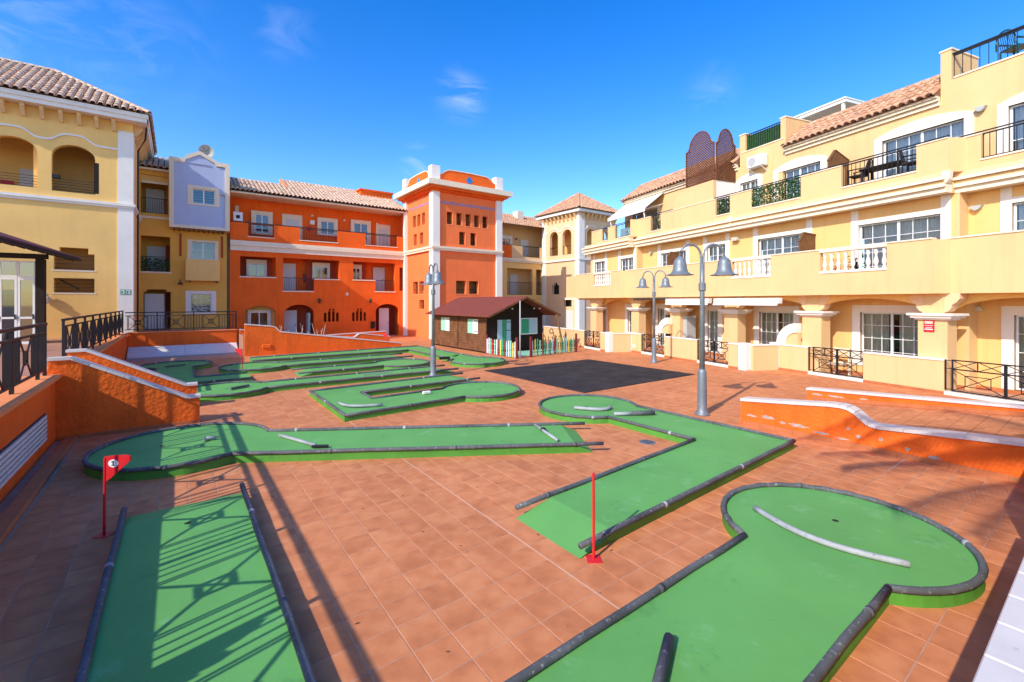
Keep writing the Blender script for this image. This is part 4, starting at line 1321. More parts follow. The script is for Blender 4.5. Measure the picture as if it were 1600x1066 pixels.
bars(T, False, -1.72, -.44, 8.08, 8.98, B1 + .06)
r = bars(T, False, -1.74, -.34, 4.56, 5.45, B1 + .06)
random.seed(5)
hm = MB()
for k in range(420):
    x, z, y = random.uniform(-1.72, -.36), random.uniform(4.6, 5.35), B1 + random.uniform(.0, .25)
    d = Vector((random.uniform(-1, 1), random.uniform(-.5, .5), random.uniform(-1, 1))).normalized() * .09
    e = Vector((random.uniform(-1, 1), random.uniform(-1, 1), random.uniform(-1, 1))).normalized() * .035
    c = Vector((x, y, z)); hm.quad(c - d, c + e, c + d, c - e)
hm.part('balcony_plant', 'hedge_leaf', T, kind='stuff')
MB().box(-2.1, 2.8, B1 - .05, B1, 7.72, 7.86).part('string_course', 'cream_trim', T)
MB().box(-1.80, -.28, B1 - .03, B1, 4.44, 4.535).part('sill', 'cream_trim', T)
window(T, False, .72, 1.95, 5.45, 6.5, B1, 2, 2, 2, .2, 'cream_trim', pane='pane_dark', surtop=.12)
window(T, False, .69, 1.77, 2.05, 3.2, B1, 1, 1, 1, .26, 'white_trim', pane='pane_dark', surtop=.2)
m = MB()
random.seed(21)
for k in range(17):
    a = (random.uniform(.69, 1.77), B1 + .03, random.uniform(2.05, 3.2)); t = random.uniform(0, math.pi)
    L = random.uniform(.25, .5)
    p = [min(max(a[0] + s * L * math.cos(t), .69), 1.77) for s in (-1, 1)]; q = [min(max(a[2] + s * L * math.sin(t), 2.05), 3.2) for s in (-1, 1)]
    m.bar((p[0], B1 + .03, q[0]), (p[1], B1 + .03, q[1]), .022, .018)
m.part('branch_grille', 'white_paint', T)
m = MB(); m.box(.42, 2.21, B1 - .45, B1 - .001, 4.03, 5.35, .01); bx = m.part('balcony_box', 'stucco_yellow_deep', T)
for x in (.6, 2.0): MB().box(x, x + .1, B1 - .4, B1 - .002, 3.93, 4.03).part('bracket', 'wood_screen', T)
for x in (.12, 2.3): MB().box(x, x + .11, B1 - .05, B1 - .001, 5.55, 6.95).part('timber', 'red_brown_paint', T)
m = MB(); m.lathe([(.02, 4.05), (.03, 3.95), (.08, 3.9), (.16, 3.78), (.15, 3.77)], (.17, B1 - .28), 12); m.part('bell_lamp', 'bronze', T)
MB().bar((.17, B1 - .28, 4.03), (.17, B1, 4.1), .03, .03).part('lamp_arm', 'bronze', T)
MB().box(2.62, 2.79, B1 - .02, B1 - .001, 1.0, 7.2).part('joint_strip', 'wood_screen', T)
# lilac bay
b = 34.1
m = MB(); m.wall(-.15, 2.47, 7.40, 11.2, b + .06, b + .2, [(.72, 1.97, 8.76, 9.86)])
m.arch(.72, 1.97, 9.70, 9.86, b + .06, b + .2)
m.prism([(.35, 11.2), (2.0, 11.2), (2.0, 11.32), (1.15, 11.85), (.42, 11.4)], 'y', b + .061, b + .2)
bay = m.part('bay_wall', 'stucco_lilac', T)
m = MB()
m.box(-.38, -.15, b, b + .78, 7.22, 11.45); m.box(2.47, 2.71, b, b + .78, 7.22, 11.5); m.box(-.15, 2.47, b, b + .78, 7.22, 7.40)
tp = [(-.38, 11.452), (.35, 11.452), (.42, 11.66), (1.12, 12.05), (1.95, 11.62), (2.1, 11.502), (2.71, 11.502)]
lo = [(-.15, 11.2), (.35, 11.2), (.44, 11.42), (1.13, 11.82), (1.9, 11.42), (2.0, 11.25), (2.47, 11.25)]
for (p, q), (r, s) in zip(zip(tp, tp[1:]), zip(lo, lo[1:])): m.prism([r, s, q, p], 'y', b - .002, b + .5)
m.part('bay_frame', 'cream_trim', T)
m = MB(); m.prism([(.6, 11.22), (1.75, 11.22), (1.15, 11.58)], 'y', b + .02, b + .06); m.part('small_pediment', 'stucco_lilac', T)
window(T, False, .76, 1.93, 8.79, 9.70, b + .06, 2, 1, 2, .24, 'cream_trim', pane='pane_dark', surtop=.2, room=False)
for i in range(2):
    for k in range(5):
        MB().box(.84 + i * .58, 1.30 + i * .58, b + .215, b + .24, 8.86 + k * .16, 8.98 + k * .16).part('shutter_slat', 'shutter_blue', T)
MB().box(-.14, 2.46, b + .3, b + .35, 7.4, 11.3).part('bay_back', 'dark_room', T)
for k in range(11): MB().box(-.2 + k * .255, -.1 + k * .255, b + .12, b + .75, 7.10, 7.21).part('joist', 'wood_screen', T)
m = MB(); m.lathe([(.11, 9.45), (.13, 9.5), (.0, 9.56)], (2.32, b - .08), 10); m.part('wall_lamp', 'lamp_plate', T)
# roof and dish
R = MB(); R.v = [(-2.1, B1 - .35, 10.72), (2.8, B1 - .35, 10.72), (2.8, B1 + 2.6, 12.05), (-2.1, B1 + 2.6, 12.05)]; R.f = [[0, 1, 2, 3]]
roof = R.part('roof', 'roof_bed', T)
tiled(roof, (-2.05, B1 - .35, 10.74), (1, 0, 0), (0, 2.95, 1.33), 4.8, 3.23, keep=lambda x, y: x < 1.9, single=True, per=.29, row=.42)
MB().box(-2.1, 2.8, B1 - .3, B1, 10.6, 10.71).part('eave_board', 'cream_trim', T)
T = thing('satellite_dish', 'rust streaked satellite dish rising behind the lilac gable', 'dish', 'ab', 1.75, 36.2, 12.0)
m = MB(); n = 20
C = Vector((1.52, 35.6, 12.45))
rings = []
for j in range(5):
    rr = .42 * j / 4
    rings.append([m.V(C.x + rr * math.cos(2 * math.pi * k / n), C.y + .16 * (rr / .42) ** 2 * -1, C.z + rr * 1.05 * math.sin(2 * math.pi * k / n)) for k in range(n)])
for p, q in zip(rings, rings[1:]):
    for k in range(n): m.f.append([p[k], p[(k + 1) % n], q[(k + 1) % n], q[k]])
m.part('reflector', 'lamp_plate', T, smooth=True)
MB().tube([(1.75, 36.2, 12.0), (1.52, 35.7, 12.4)], .03, 6).part('mast', 'brown_metal', T)
for k in range(3):
    t = rad(60 + 60 * k)
    MB().bar((1.52, 35.3, 12.4), (1.52 + .38 * math.cos(t), 35.5, 12.45 + .38 * math.sin(t)), .02, .02).part('strut', 'brown_metal', T)

# ------------------------------------------------------------------ orange house
T = thing('orange_house', 'long orange house with tiled roof, white band and walkway balconies', 'house', 'ab', 9, 37, 0)
B = 34.9
ops = [(3.37, 5.49, 4.43, 5.75), (5.94, 9.74, 4.40, 5.78), (5.94, 7.97, 3.5, 4.40), (10.77, 14.08, 4.42, 5.78), (12.47, 14.08, 3.55, 4.42), (14.45, 14.9, 3.6, 5.5),
       (3.63, 5.46, .1, 2.45), (6.02, 7.97, .0, 2.52), (12.50, 14.42, .0, 2.55)]
for x0, x1 in ((8.65, 9.74), (10.69, 11.76)):
    ops += [(x0 + k * .29, x0 + k * .29 + .19, 1.25, 1.9 if k in (0, 3) else 2.0) for k in range(4)] + [(x0 + .36, x0 + .50, 2.05, 2.2), (x0 + .6, x0 + .74, 2.05, 2.2)]
m = MB(); m.wall(2.8, 15.0, 0, 6.1, B, B + .3, ops)
for x0, x1, zs, zt in ((3.63, 5.46, 1.95, 2.45), (6.02, 7.97, 1.9, 2.52), (12.5, 14.42, 1.95, 2.55), ): m.arch(x0, x1, zs, zt, B, B + .3)
m.part('front_wall', 'stucco_orange', T)
m = MB(); m.wall(2.8, 15.0, 0, 10.72, B + 1.45, B + 1.6, []); m.part('gallery_wall', 'stucco_orange', T)
MB().box(15.0, 15.25, B + .16, B + 3.5, 0, 10.6).part('end_wall', 'stucco_orange', T)
for z in (3.3, 6.4): MB().box(2.8, 15.0, B + .31, B + 1.44, z - .2, z).part('floor_slab', 'stucco_orange', T)
MB().box(2.8, 15.0, B + .301, B + .308, .1, 3.0).part('inner_face', 'red_brown_paint', T) if False else None
pops = [(3.82, 5.37, 7.10, 7.95), (7.01, 9.61, 7.10, 7.98), (11.69, 14.23, 7.10, 8.02)]
m = MB(); m.wall(2.8, 15.0, 6.76, 7.96, B - .1, B + .08, pops); m.part('parapet', 'stucco_orange', T)
for x0, x1, z0, z1 in pops:
    bars(T, False, x0, x1, 7.12, 7.93, B)
    MB().box(x0 - .03, x1 + .03, B - .13, B - .101, 7.04, 7.10).part('sill', 'cream_trim', T)
MB().box(2.8, 15.0, B - .06, B - .01, 7.97, 8.03).part('hand_rail', 'black_metal', T)
for z0, z1, o in ((6.10, 6.42, .16), (6.42, 6.66, .24), (6.66, 6.76, .20)):
    MB().box(2.8, 15.0, B - o, B + .3, z0, z1 - .002).part('white_band', 'cream_trim', T)
yb = B + 1.45
for x0, x1, z0, z1, c in ((4.15, 5.0, 7.55, 8.85, None), (8.5, 9.5, 7.85, 8.85, None), (10.98, 12.08, 7.3, 8.95, ('curtain_white', 'full'))):
    window(T, False, x0 + .25, x1 + .25, z0, z1, yb - .12, 2, 1, 2, .24, 'cream_trim', pane='pane_dark', curtain=c, room=True, depth=.02)
def arched_door(x0, x1, z0, z1):
    s = MB(); s.wall(x0 - .22, x1 + .22, z0, z1 + .34, yb - .05, yb - .001, [(x0, x1, z0, z1)])
    s.part('door_surround', 'cream_trim', T); door(T, False, x0, x1, z0, z1, yb - .03)
arched_door(6.1 + .25, 7.0 + .25, 6.45, 8.75); arched_door(13.0 + .25, 13.75 + .25, 6.45, 8.7)
for x, z in ((7.95, 9.1), (10.3, 9.0), (11.1, 9.0), (12.9, 9.0)):
    MB().lathe([(.09, z), (.10, z + .05), (.06, z + .12), (0, z + .14)], (x + .2, yb - .1), 10).part('wall_lamp', 'white_paint', T)
MB().box(8.0, 8.3, yb - .18, yb - .001, 8.5, 8.8).part('meter_box', 'white_paint', T)
MB().box(7.85, 8.05, yb - .16, yb - .001, 8.0, 8.35).part('fire_box', 'sign_red', T)
MB().box(2.98, 3.5, B - .16, B - .101, 7.97 + .07, 8.62).part('ac_unit', 'ac_white', T)
MB().box(3.12, 3.34, B - .166, B - .161, 8.2, 8.42).part('fan_grille', 'dark_room', T)
MB().box(3.2, 3.42, yb - .06, yb - .001, 8.9, 9.3).part('vent', 'cream_trim', T)
# first floor behind the openings
for x0, x1 in ((3.95, 4.95), (8.2, 9.2), (11.0, 11.6)):
    window(T, False, x0, x1, 4.45, 5.35, B + 1.0, 2, 1, 2, .12, 'cream_trim', pane='pane_dark', room=False, depth=.02, surtop=.28)
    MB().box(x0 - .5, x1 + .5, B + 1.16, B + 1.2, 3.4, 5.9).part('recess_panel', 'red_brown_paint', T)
for x0 in (6.05, 12.75): door(T, False, x0, x0 + .95, 3.5, 5.5, B + 1.3)
for x0, x1 in ((5.94, 7.97), (12.47, 14.08)): bars(T, False, x0, x1, 3.52, 4.42, B + .12)
for x0, x1 in ((3.37, 5.49), (7.97, 9.74), (10.77, 12.47)): MB().box(x0, x1, B + .10, B + .14, 4.42, 4.46).part('hand_rail', 'black_metal', T)
for x0, x1, z in ((3.33, 5.53, 4.42), (5.90, 7.97, 3.49), (7.97, 9.78, 4.39), (10.73, 12.47, 4.41), (12.43, 14.12, 3.54)):
    MB().box(x0, x1, B - .035, B - .001, z - .08, z - .001).part('sill', 'cream_trim', T)
MB().box(7.55, 7.8, B + 1.2, B + 1.44, 4.2, 4.75).part('fire_hose_box', 'maroon_paint', T)
# ground floor
window(T, False, 4.0, 5.1, .9, 2.0, B + .5, 2, 1, 2, .15, 'cream_trim', pane='pane_dark', room=False, depth=.02)
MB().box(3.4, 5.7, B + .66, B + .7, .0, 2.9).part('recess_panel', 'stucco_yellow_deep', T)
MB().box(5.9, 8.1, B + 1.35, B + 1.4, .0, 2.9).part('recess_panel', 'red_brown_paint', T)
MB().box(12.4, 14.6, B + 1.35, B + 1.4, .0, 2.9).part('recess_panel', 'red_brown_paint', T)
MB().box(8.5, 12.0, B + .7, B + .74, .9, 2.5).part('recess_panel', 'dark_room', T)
door(T, False, 6.15, 7.0, .0, 2.1, B + .9); door(T, False, 12.95, 13.75, .0, 2.2, B + .5)
MB().box(7.7, 7.85, B + .6, B + 1.3, .3, 1.9).part('meter_box', 'door_white', T)
MB().box(12.1, 12.4, B - .14, B - .001, .65, 1.2).part('letter_box', 'black_metal', T)
for x in (8.3, 12.04):
    m = MB(); m.lathe([(.02, 2.60), (.09, 2.64), (.1, 2.82), (.14, 2.84), (.03, 2.97), (0, 3.0)], (x, B - .15), 8); m.part('wall_lantern', 'bronze', T)
m = MB(); m.lathe([(.14, 3.28), (.15, 3.3), (.0, 3.31)], (10.3, B - .03), 12)
MB().box(10.22, 10.40, B - .03, B - .001, 3.2, 3.4).part('round_vent', 'cream_trim', T)
# roof
MB().box(2.8, 15.0, B - .30, B + 1.7, 9.86, 9.97).part('eave_board', 'cream_trim', T)
for x0, x1, bt, nm in ((2.8, 6.5, 37.6, 'l'), (6.5, 15.0, 39.3, 'r')):
    zt = 10.0 + .45 * (bt - 34.5)
    R = MB(); R.v = [(x0, 34.5, 10.0), (x1, 34.5, 10.0), (x1, bt, zt), (x0, bt, zt), (x0, bt + 3, 10), (x1, bt + 3, 10)]; R.f = [[0, 1, 2, 3], [3, 2, 5, 4], [0, 3, 4], [1, 5, 2]]
    roof = R.part('roof', 'roof_bed', T)
    tiled(roof, (x0, 34.5, 10.02), (1, 0, 0), (0, 1, .45), x1 - x0, math.hypot(bt - 34.5, zt - 10), per=.27, row=.38)
    ridge_tiles(roof, (x0, bt, zt), (x1, bt, zt))
MB().prism([(36.6, 10.9), (39.3, 12.12), (39.3, 12.3), (37.6, 11.6), (36.6, 11.1)], 'x', 6.42, 6.58).part('fire_gable', 'stucco_salmon', T)
m = MB(); m.box(12.2, 14.9, 37.6, 40, 10.2, 11.95); m.box(12.1, 15.0, 37.5, 40.1, 11.95, 12.08); m.part('roof_room', 'stucco_orange', T)
MB().box(14.75, 14.99, B - .33, B - .001, .0, 9.9).part('corner_pilaster', 'white_trim', T)
# dry stems in front
random.seed(9)
for k, (a, b) in enumerate(((4.7, 31.5), (5.6, 31.0), (6.6, 31.8), (7.5, 31.2))):
    T2 = thing('cactus', ['pale dry cactus stems before the leftmost arch of the orange house', 'tall pale cactus between the first and second arch', 'pale tangled cactus before the white door', 'low pale cactus right of the tangled one'][k], 'cactus', 'ab', a, b, 0)
    for j in range(8):
        x, y = a + random.uniform(-.45, .45), b + random.uniform(-.3, .3); h = random.uniform(.4, 1.35)
        P = [(x, y, 0), (x + random.uniform(-.06, .06), y, h * .5), (x + random.uniform(-.16, .16), y, h)]
        MB().tube(P, .022, 6, r1=.012).part('stem', 'dry_stem', T2)

# ------------------------------------------------------------------ orange tower
T = thing('orange_tower', 'square orange tower with white corner piers and a curved parapet', 'tower', 'ab', 18, 32.5, 0)
A0, A1, B0, B1 = 15.0, 20.8, 29.9, 34.9
lw = [(32.98, 33.55, 8.53, 9.45), (32.19, 32.74, 8.53, 9.45), (31.38, 31.91, 8.53, 9.45), (32.83, 33.40, 7.1, 8.0), (31.70, 32.28, 7.1, 8.0), (32.64, 33.51, 3.31, 4.28), (31.59, 32.38, 3.31, 4.28), (31.55, 32.38, 2.17, 2.86)]
m = MB(swap=True); m.wall(B0, B1, 0, 11.1, A0, A0 + .3, lw); m.part('left_wall', 'stucco_tower', T)
rw = [(16.06, 16.55, 8.48, 9.4), (16.87, 17.35, 8.48, 9.4), (17.67, 18.14, 8.48, 9.4), (18.42, 18.9, 8.48, 9.4), (19.19, 19.68, 8.48, 9.4), (17.11, 17.64, 7.03, 8.0), (18.09, 18.61, 7.03, 8.0), (16.84, 17.70, 3.32, 4.3), (17.97, 18.82, 3.32, 4.3), (16.9, 17.5, 1.9, 2.6)]
m = MB(); m.wall(A0 + .3, A1, 0, 11.1, B0, B0 + .3, rw); m.part('right_wall', 'stucco_tower', T)
MB().box(A0 + .8, A1, B0 + .8, B1, 0, 11.0).part('core', 'recess_brown', T)
m = MB(swap=True); m.wall(B0 + .3, B1, 0, 11.1, A1, A1 - .3, []); m.part('far_wall', 'stucco_orange', T)
for lst, sw, w in ((lw, True, A0), (rw, False, B0)):
    for x0, x1, z0, z1 in lst:
        MB(swap=sw).box(x0 + .02, x1 - .02, w + .16, w + .18, z0 + .32 * (z1 - z0), z0 + .36 * (z1 - z0)).part('rail_bar', 'bronze', T)
        MB(swap=sw).box(x0 - .05, x1 + .05, w - .015, w + .05, z0 - .07, z0 - .001).part('sill', 'stucco_salmon', T)
        MB(swap=sw).box(x1 + .001, x1 + .06, w - .012, w + .05, z0, z1).part('window_edge', 'stucco_salmon', T)
for z0, z1 in ((0, 6.45), (6.79, 10.75)):
    m = MB(); m.box(14.86, 15.42, B0 - .14, B0 + .5, z0, z1); m.part('corner_pier', 'white_trim', T)
    m = MB(); m.box(20.42, 20.98, B0 - .14, B0 + .5, z0, z1); m.part('corner_pier', 'white_trim', T)
    m = MB(); m.box(14.86, 15.3, 34.55, 35.05, z0, z1); m.part('corner_pier', 'white_trim', T)
for z0, z1, o in ((6.47, 6.62, .18), (6.62, 6.77, .25)):
    m = MB(); m.box(A0 - o, A1 + o, B0 - o, B1 + .2, z0, z1); m.part('string_course', 'cream_trim', T)
for z0, z1, o, mt in ((10.75, 10.92, .25, 'stucco_orange'), (10.92, 11.08, .48, 'stucco_orange'), (11.09, 11.47, .76, 'cream_trim')):
    m = MB(); m.box(A0 - o, A1 + o, B0 - o, B1 + o, z0, z1 - .003); m.part('cornice', mt, T)
for k in range(20):
    MB().box(15.4 + k * .26, 15.52 + k * .26, B0 - .36, B0 - .25, 10.8, 10.915).part('dentil', 'stucco_orange', T)
for k in range(16):
    MB().box(A0 - .36, A0 - .25, 30.3 + k * .28, 30.42 + k * .28, 10.8, 10.915).part('dentil', 'stucco_orange', T)
for k in range(22):
    MB().box(15.55 + k * .22, 15.72 + k * .22, B0 - .012, B0 - .001, 9.93, 10.14).part('frieze_tile', 'frieze_tile', T)
for k in range(14):
    MB().box(A0 - .012, A0 - .001, 30.7 + k * .26, 30.9 + k * .26, 9.95, 10.14).part('frieze_tile', 'frieze_tile', T)
hump = [(x, 12.10 + (.38 if abs(t) < .62 else 0.38 * max(0, 1 - ((abs(t) - .62) / .3) ** 2) if abs(t) < .92 else 0) - .08 * t * t) for x, t in [(15.4 + (20.4 - 15.4) * k / 40, -1 + 2 * k / 40) for k in range(41)]]
m = MB(); m.prism([(15.4, 11.466), (20.4, 11.466)] + hump[::-1], 'y', B0 - .05, B0 + .2); m.part('parapet', 'stucco_orange', T)
m = MB()
for p, q in zip(hump, hump[1:]): m.prism([p, q, (q[0], q[1] + .06), (p[0], p[1] + .06)], 'y', B0 - .09, B0 + .24)
m.part('parapet_cap', 'cream_trim', T)
hump2 = [(30.4 + (34.5 - 30.4) * (x - 15.4) / 5.0, z) for x, z in hump]
m = MB(swap=True); m.prism([(30.4, 11.466), (34.5, 11.466)] + hump2[::-1], 'y', A0 - .05, A0 + .2); m.part('parapet', 'stucco_orange', T)
m = MB(swap=True)
for p, q in zip(hump2, hump2[1:]): m.prism([p, q, (q[0], q[1] + .06), (p[0], p[1] + .06)], 'y', A0 - .09, A0 + .24)
m.part('parapet_cap', 'cream_trim', T)
for x, y in ((15.1, B0 + .15), (20.7, B0 + .15), (15.1, 34.75)):
    MB().box(x - .33, x + .33, y - .3, y + .3, 11.467, 12.62).part('parapet_post', 'white_trim', T)
m = MB(); m.prism([(17.97 + .3 * math.cos(t) * (1.15 if k % 4 == 0 else .75), 11.95 + .3 * math.sin(t) * (1.15 if k % 4 == 0 else .75)) for k, t in enumerate([2 * math.pi * i / 16 for i in range(16)])], 'y', B0 - .07, B0 - .051); m.part('tile_star', 'blue_tile', T)
m = MB(swap=True); m.prism([(32.4 + .25 * math.cos(t), 12.0 + .25 * math.sin(t)) for t in [math.pi / 2 * i for i in range(4)]], 'y', A0 - .07, A0 - .051); m.part('tile_star', 'blue_tile', T)
MB().box(14.855, 14.859, 30.0, 30.3, 2.2, 2.6).part('name_plate', 'cream_trim', T)

# ------------------------------------------------------------------ yellow link house and tower behind
T = thing('link_house', 'yellow link house with white band, between the orange and yellow towers', 'house', 'ab', 26, 37, 0)
B = 35.5
m = MB(); m.wall(20.9, 34.5, 0, 6.55, B, B + .3, [(25.58, 28.73, 3.4, 5.98), (29.2, 30.0, 3.4, 5.98), (22, 24.5, 3.4, 5.98), (26, 28.2, 0, 2.3)]); m.part('front_wall', 'stucco_yellow_deep', T)
m = MB(); m.wall(20.9, 34.5, 0, 10.85, B + 1.5, B + 1.6, []); m.part('gallery_wall', 'stucco_yellow', T)
for z in (3.3, 6.4): MB().box(20.9, 34.5, B + .31, B + 1.49, z - .2, z).part('floor_slab', 'stucco_yellow_deep', T)
m = MB(); m.wall(20.9, 34.5, 6.95, 8.2, B - .1, B + .08, [(27.39, 29.67, 7.15, 8.2)]); m.part('parapet', 'stucco_yellow', T)
MB().box(20.95, 26.08, B - .108, B - .101, 6.96, 8.19).part('orange_panel', 'stucco_orange', T)
bars(T, False, 27.39, 29.67, 7.2, 8.2, B)
MB().box(20.9, 34.5, B - .06, B, 8.21, 8.26).part('hand_rail', 'black_metal', T)
for z0, z1, o in ((6.56, 6.74, .16), (6.74, 6.94, .26)): MB().box(20.9, 34.5, B - o, B + .3, z0, z1).part('white_band', 'cream_trim', T)
for x0, x1 in ((25.58, 28.73), (29.2, 30.0), (22, 24.5)): bars(T, False, x0, x1, 3.42, 4.66, B + .1)
window(T, False, 25.9, 27.0, 7.6, 9.1, B + 1.4, 2, 2, 2, .25, 'white_trim', pane='pane_dark', room=False, depth=.02)
door(T, False, 28.3, 29.3, 6.5, 9.1, B + 1.4); door(T, False, 27.0, 27.9, 3.4, 5.5, B + 1.4); door(T, False, 26.3, 27.2, 0, 2.1, B + 1.0)
MB().lathe([(.1, 9.0), (.12, 9.1), (.0, 9.2)], (27.7, B + 1.3), 8).part('wall_lamp', 'terracotta_pot', T)
R = MB(); R.v = [(20.9, B - .4, 10.1), (34.5, B - .4, 10.1), (34.5, B + 3.4, 11.9), (20.9, B + 3.4, 11.9)]; R.f = [[0, 1, 2, 3]]
roof = R.part('roof', 'roof_bed', T)
tiled(roof, (20.9, B - .4, 10.12), (1, 0, 0), (0, 3.8, 1.8), 13.6, 4.2, mt='roof_tile_red')
MB().box(28.2, 29.0, B + 1.8, B + 2.6, 10.9, 12.1).part('chimney', 'cream_trim', roof)
T = thing('yellow_tower', 'pale yellow tower with arched openings and a pointed tiled roof', 'tower', 'ab', 32.5, 32.8, 0)
A0, A1, B0, B1 = 30.0, 35.0, 30.2, 35.4
ops = [(33.11, 34.32, 7.25, 9.65), (31.23, 32.49, 7.25, 9.65), (32.95, 34.0, 3.45, 4.35), (33.2, 33.75, 4.35, 4.58), (31.21, 32.3, 2.26, 3.0)]
m = MB(swap=True); m.wall(B0, B1, 0, 11.05, A0, A0 + .3, ops); m.arch(33.11, 34.32, 9.05, 9.65, A0, A0 + .3); m.arch(31.23, 32.49, 9.05, 9.65, A0, A0 + .3); m.part('left_wall', 'stucco_pale_yellow', T)
m = MB(); m.wall(A0 + .3, A1, 0, 11.05, B0, B0 + .3, [(31.0, 32.2, 7.25, 9.65), (32.8, 34.0, 7.25, 9.65)]); m.arch(31.0, 32.2, 9.05, 9.65, B0, B0 + .3); m.arch(32.8, 34.0, 9.05, 9.65, B0, B0 + .3); m.part('right_wall', 'stucco_pale_yellow', T)
MB().box(A0 + 1.6, A1, B0 + 1.6, B1 + .5, 0, 11.0).part('core', 'stucco_yellow_deep', T)
MB().box(A0 + .31, A0 + 1.58, B0 + .31, B1, 7.0, 7.2).part('floor_slab', 'stucco_yellow', T)
MB().box(A0 + .5, A0 + .6, B0 + .4, B1, 1.5, 6.0).part('stair_back', 'dark_room', T)
for x0, x1 in ((33.11, 34.32), (31.23, 32.49)): bars(T, True, x0, x1, 7.27, 8.1, A0 + .1, gap=.2)
MB(swap=True).box(34.35, 35.3, A0 - .02, A0 - .001, 0, 2.15).part('door', 'door_white', T); MB(swap=True).box(31.0, 32.1, A0 - .02, A0 - .001, 0, 1.9).part('door', 'door_white', T)
for z0, z1 in ((0, 6.6), (6.8, 11.0)):
    MB().box(29.93, 30.65, B0 - .07, B0 + .5, z0, z1).part('corner_pilaster', 'white_trim', T)
    MB().box(29.93, 30.3, 34.9, 35.45, z0, z1).part('corner_pilaster', 'white_trim', T)
MB().box(A0 - .14, A1, B0 - .14, B1, 6.62, 6.78).part('string_course', 'white_trim', T)
for sw, w, cs in ((True, A0, (33.7, 31.86)), (False, B0, (31.6, 33.4))):
    lo_, hi_ = (30.7, 34.9) if sw else (30.66, 35)
    wv = [(lo_ + (hi_ - lo_) * k / 50, 9.45 + .42 * max(math.exp(-((lo_ + (hi_ - lo_) * k / 50 - c) / .66) ** 4) for c in cs)) for k in range(51)]
    m = MB(swap=sw)
    for p, q in zip(wv, wv[1:]): m.prism([p, q, (q[0], q[1] + .09), (p[0], p[1] + .09)], 'y', w - .05, w + .01)
    m.part('wave_moulding', 'white_trim', T)
for k in range(9):
    y = B0 + .35 + k * .56
    MB(swap=True).prism([(A0, 11.0), (A0 - .34, 11.0), (A0 - .34, 10.9), (A0 - .1, 10.45), (A0, 10.45)], 'x', y - .08, y + .08).part('bracket', 'stucco_yellow', T)
    MB().prism([(B0, 11.0), (B0 - .34, 11.0), (B0 - .34, 10.9), (B0 - .1, 10.45), (B0, 10.45)], 'x', y + A0 - B0 - .08, y + A0 - B0 + .08).part('bracket', 'stucco_yellow', T)
MB().box(A0 - .5, A1 + .5, B0 - .5, B1 + .5, 11.05, 11.3).part('eave_board', 'white_trim', T)
a0, a1, b0, b1, ze, zp = A0 - .6, A1 + .6, B0 - .6, B1 + .6, 11.32, 13.55
R = MB(); R.v = [(a0, b0, ze), (a1, b0, ze), (a1, b1, ze), (a0, b1, ze), ((a0 + a1) / 2, (b0 + b1) / 2, zp)]; R.f = [[0, 1, 4], [1, 2, 4], [2, 3, 4], [3, 0, 4]]
roof = R.part('roof', 'roof_bed', T)
hk, hw = (a1 - a0) / 2, (b1 - b0) / 2
S1, S2 = math.hypot(hw, zp - ze), math.hypot(hk, zp - ze)
tiled(roof, (a0, b0, ze), (1, 0, 0), (0, hw, zp - ze), 2 * hk, S1, keep=lambda x, y: y / S1 * hk < x < 2 * hk - y / S1 * hk, mt='roof_tile_red')
tiled(roof, (a0, b0, ze), (0, 1, 0), (hk, 0, zp - ze), 2 * hw, S2, keep=lambda x, y: y / S2 * hw < x < 2 * hw - y / S2 * hw, mt='roof_tile_red')
for p in ((a0, b0), (a0, b1), (a1, b0)): ridge_tiles(roof, (*p, ze + .03), ((a0 + a1) / 2, (b0 + b1) / 2, zp + .03), 'roof_tile_red')

# ------------------------------------------------------------------ long yellow terrace house at the right (x = -s along the front, y = into the house)
T = H = thing('terrace_house', 'long cream yellow terrace house with stepped balconies along the right side', 'house', 'R', -14, 20, 0)
SEG = ((22.55, 27.6, -.47), (7.72, 22.55, 0.0), (1.5, 7.72, .48))
def off(s): return -.47 if s > 22.55 else (0.0 if s > 7.72 else .48)
GW = [(26.5, 27.5, .12, 2.32), (22.75, 24.05, .12, 2.30), (21.2, 21.75, .12, 2.33), (17.27, 17.95, .12, 2.27), (13.28, 14.92, .45, 2.26), (8.77, 10.69, .48, 2.32), (4.6, 6.81, .12, 2.31), (2, 3.6, .12, 2.31)]
FW = [(25.8, 27.05, 3.45, 5.45), (22.75, 24.06, 3.45, 5.42), (18.9, 20.89, 3.45, 5.46), (16.31, 17.47, 3.45, 5.5), (12.35, 14.55, 3.45, 5.47), (8.07, 10.44, 3.45, 5.45), (4.4, 6.66, 3.45, 5.53), (1.7, 3, 3.45, 5.5)]
PB = [(23.43, 25.33, 3.80, 4.52), (12.98, 14.87, 3.78, 4.53), (8.90, 11.02, 3.78, 4.54)]
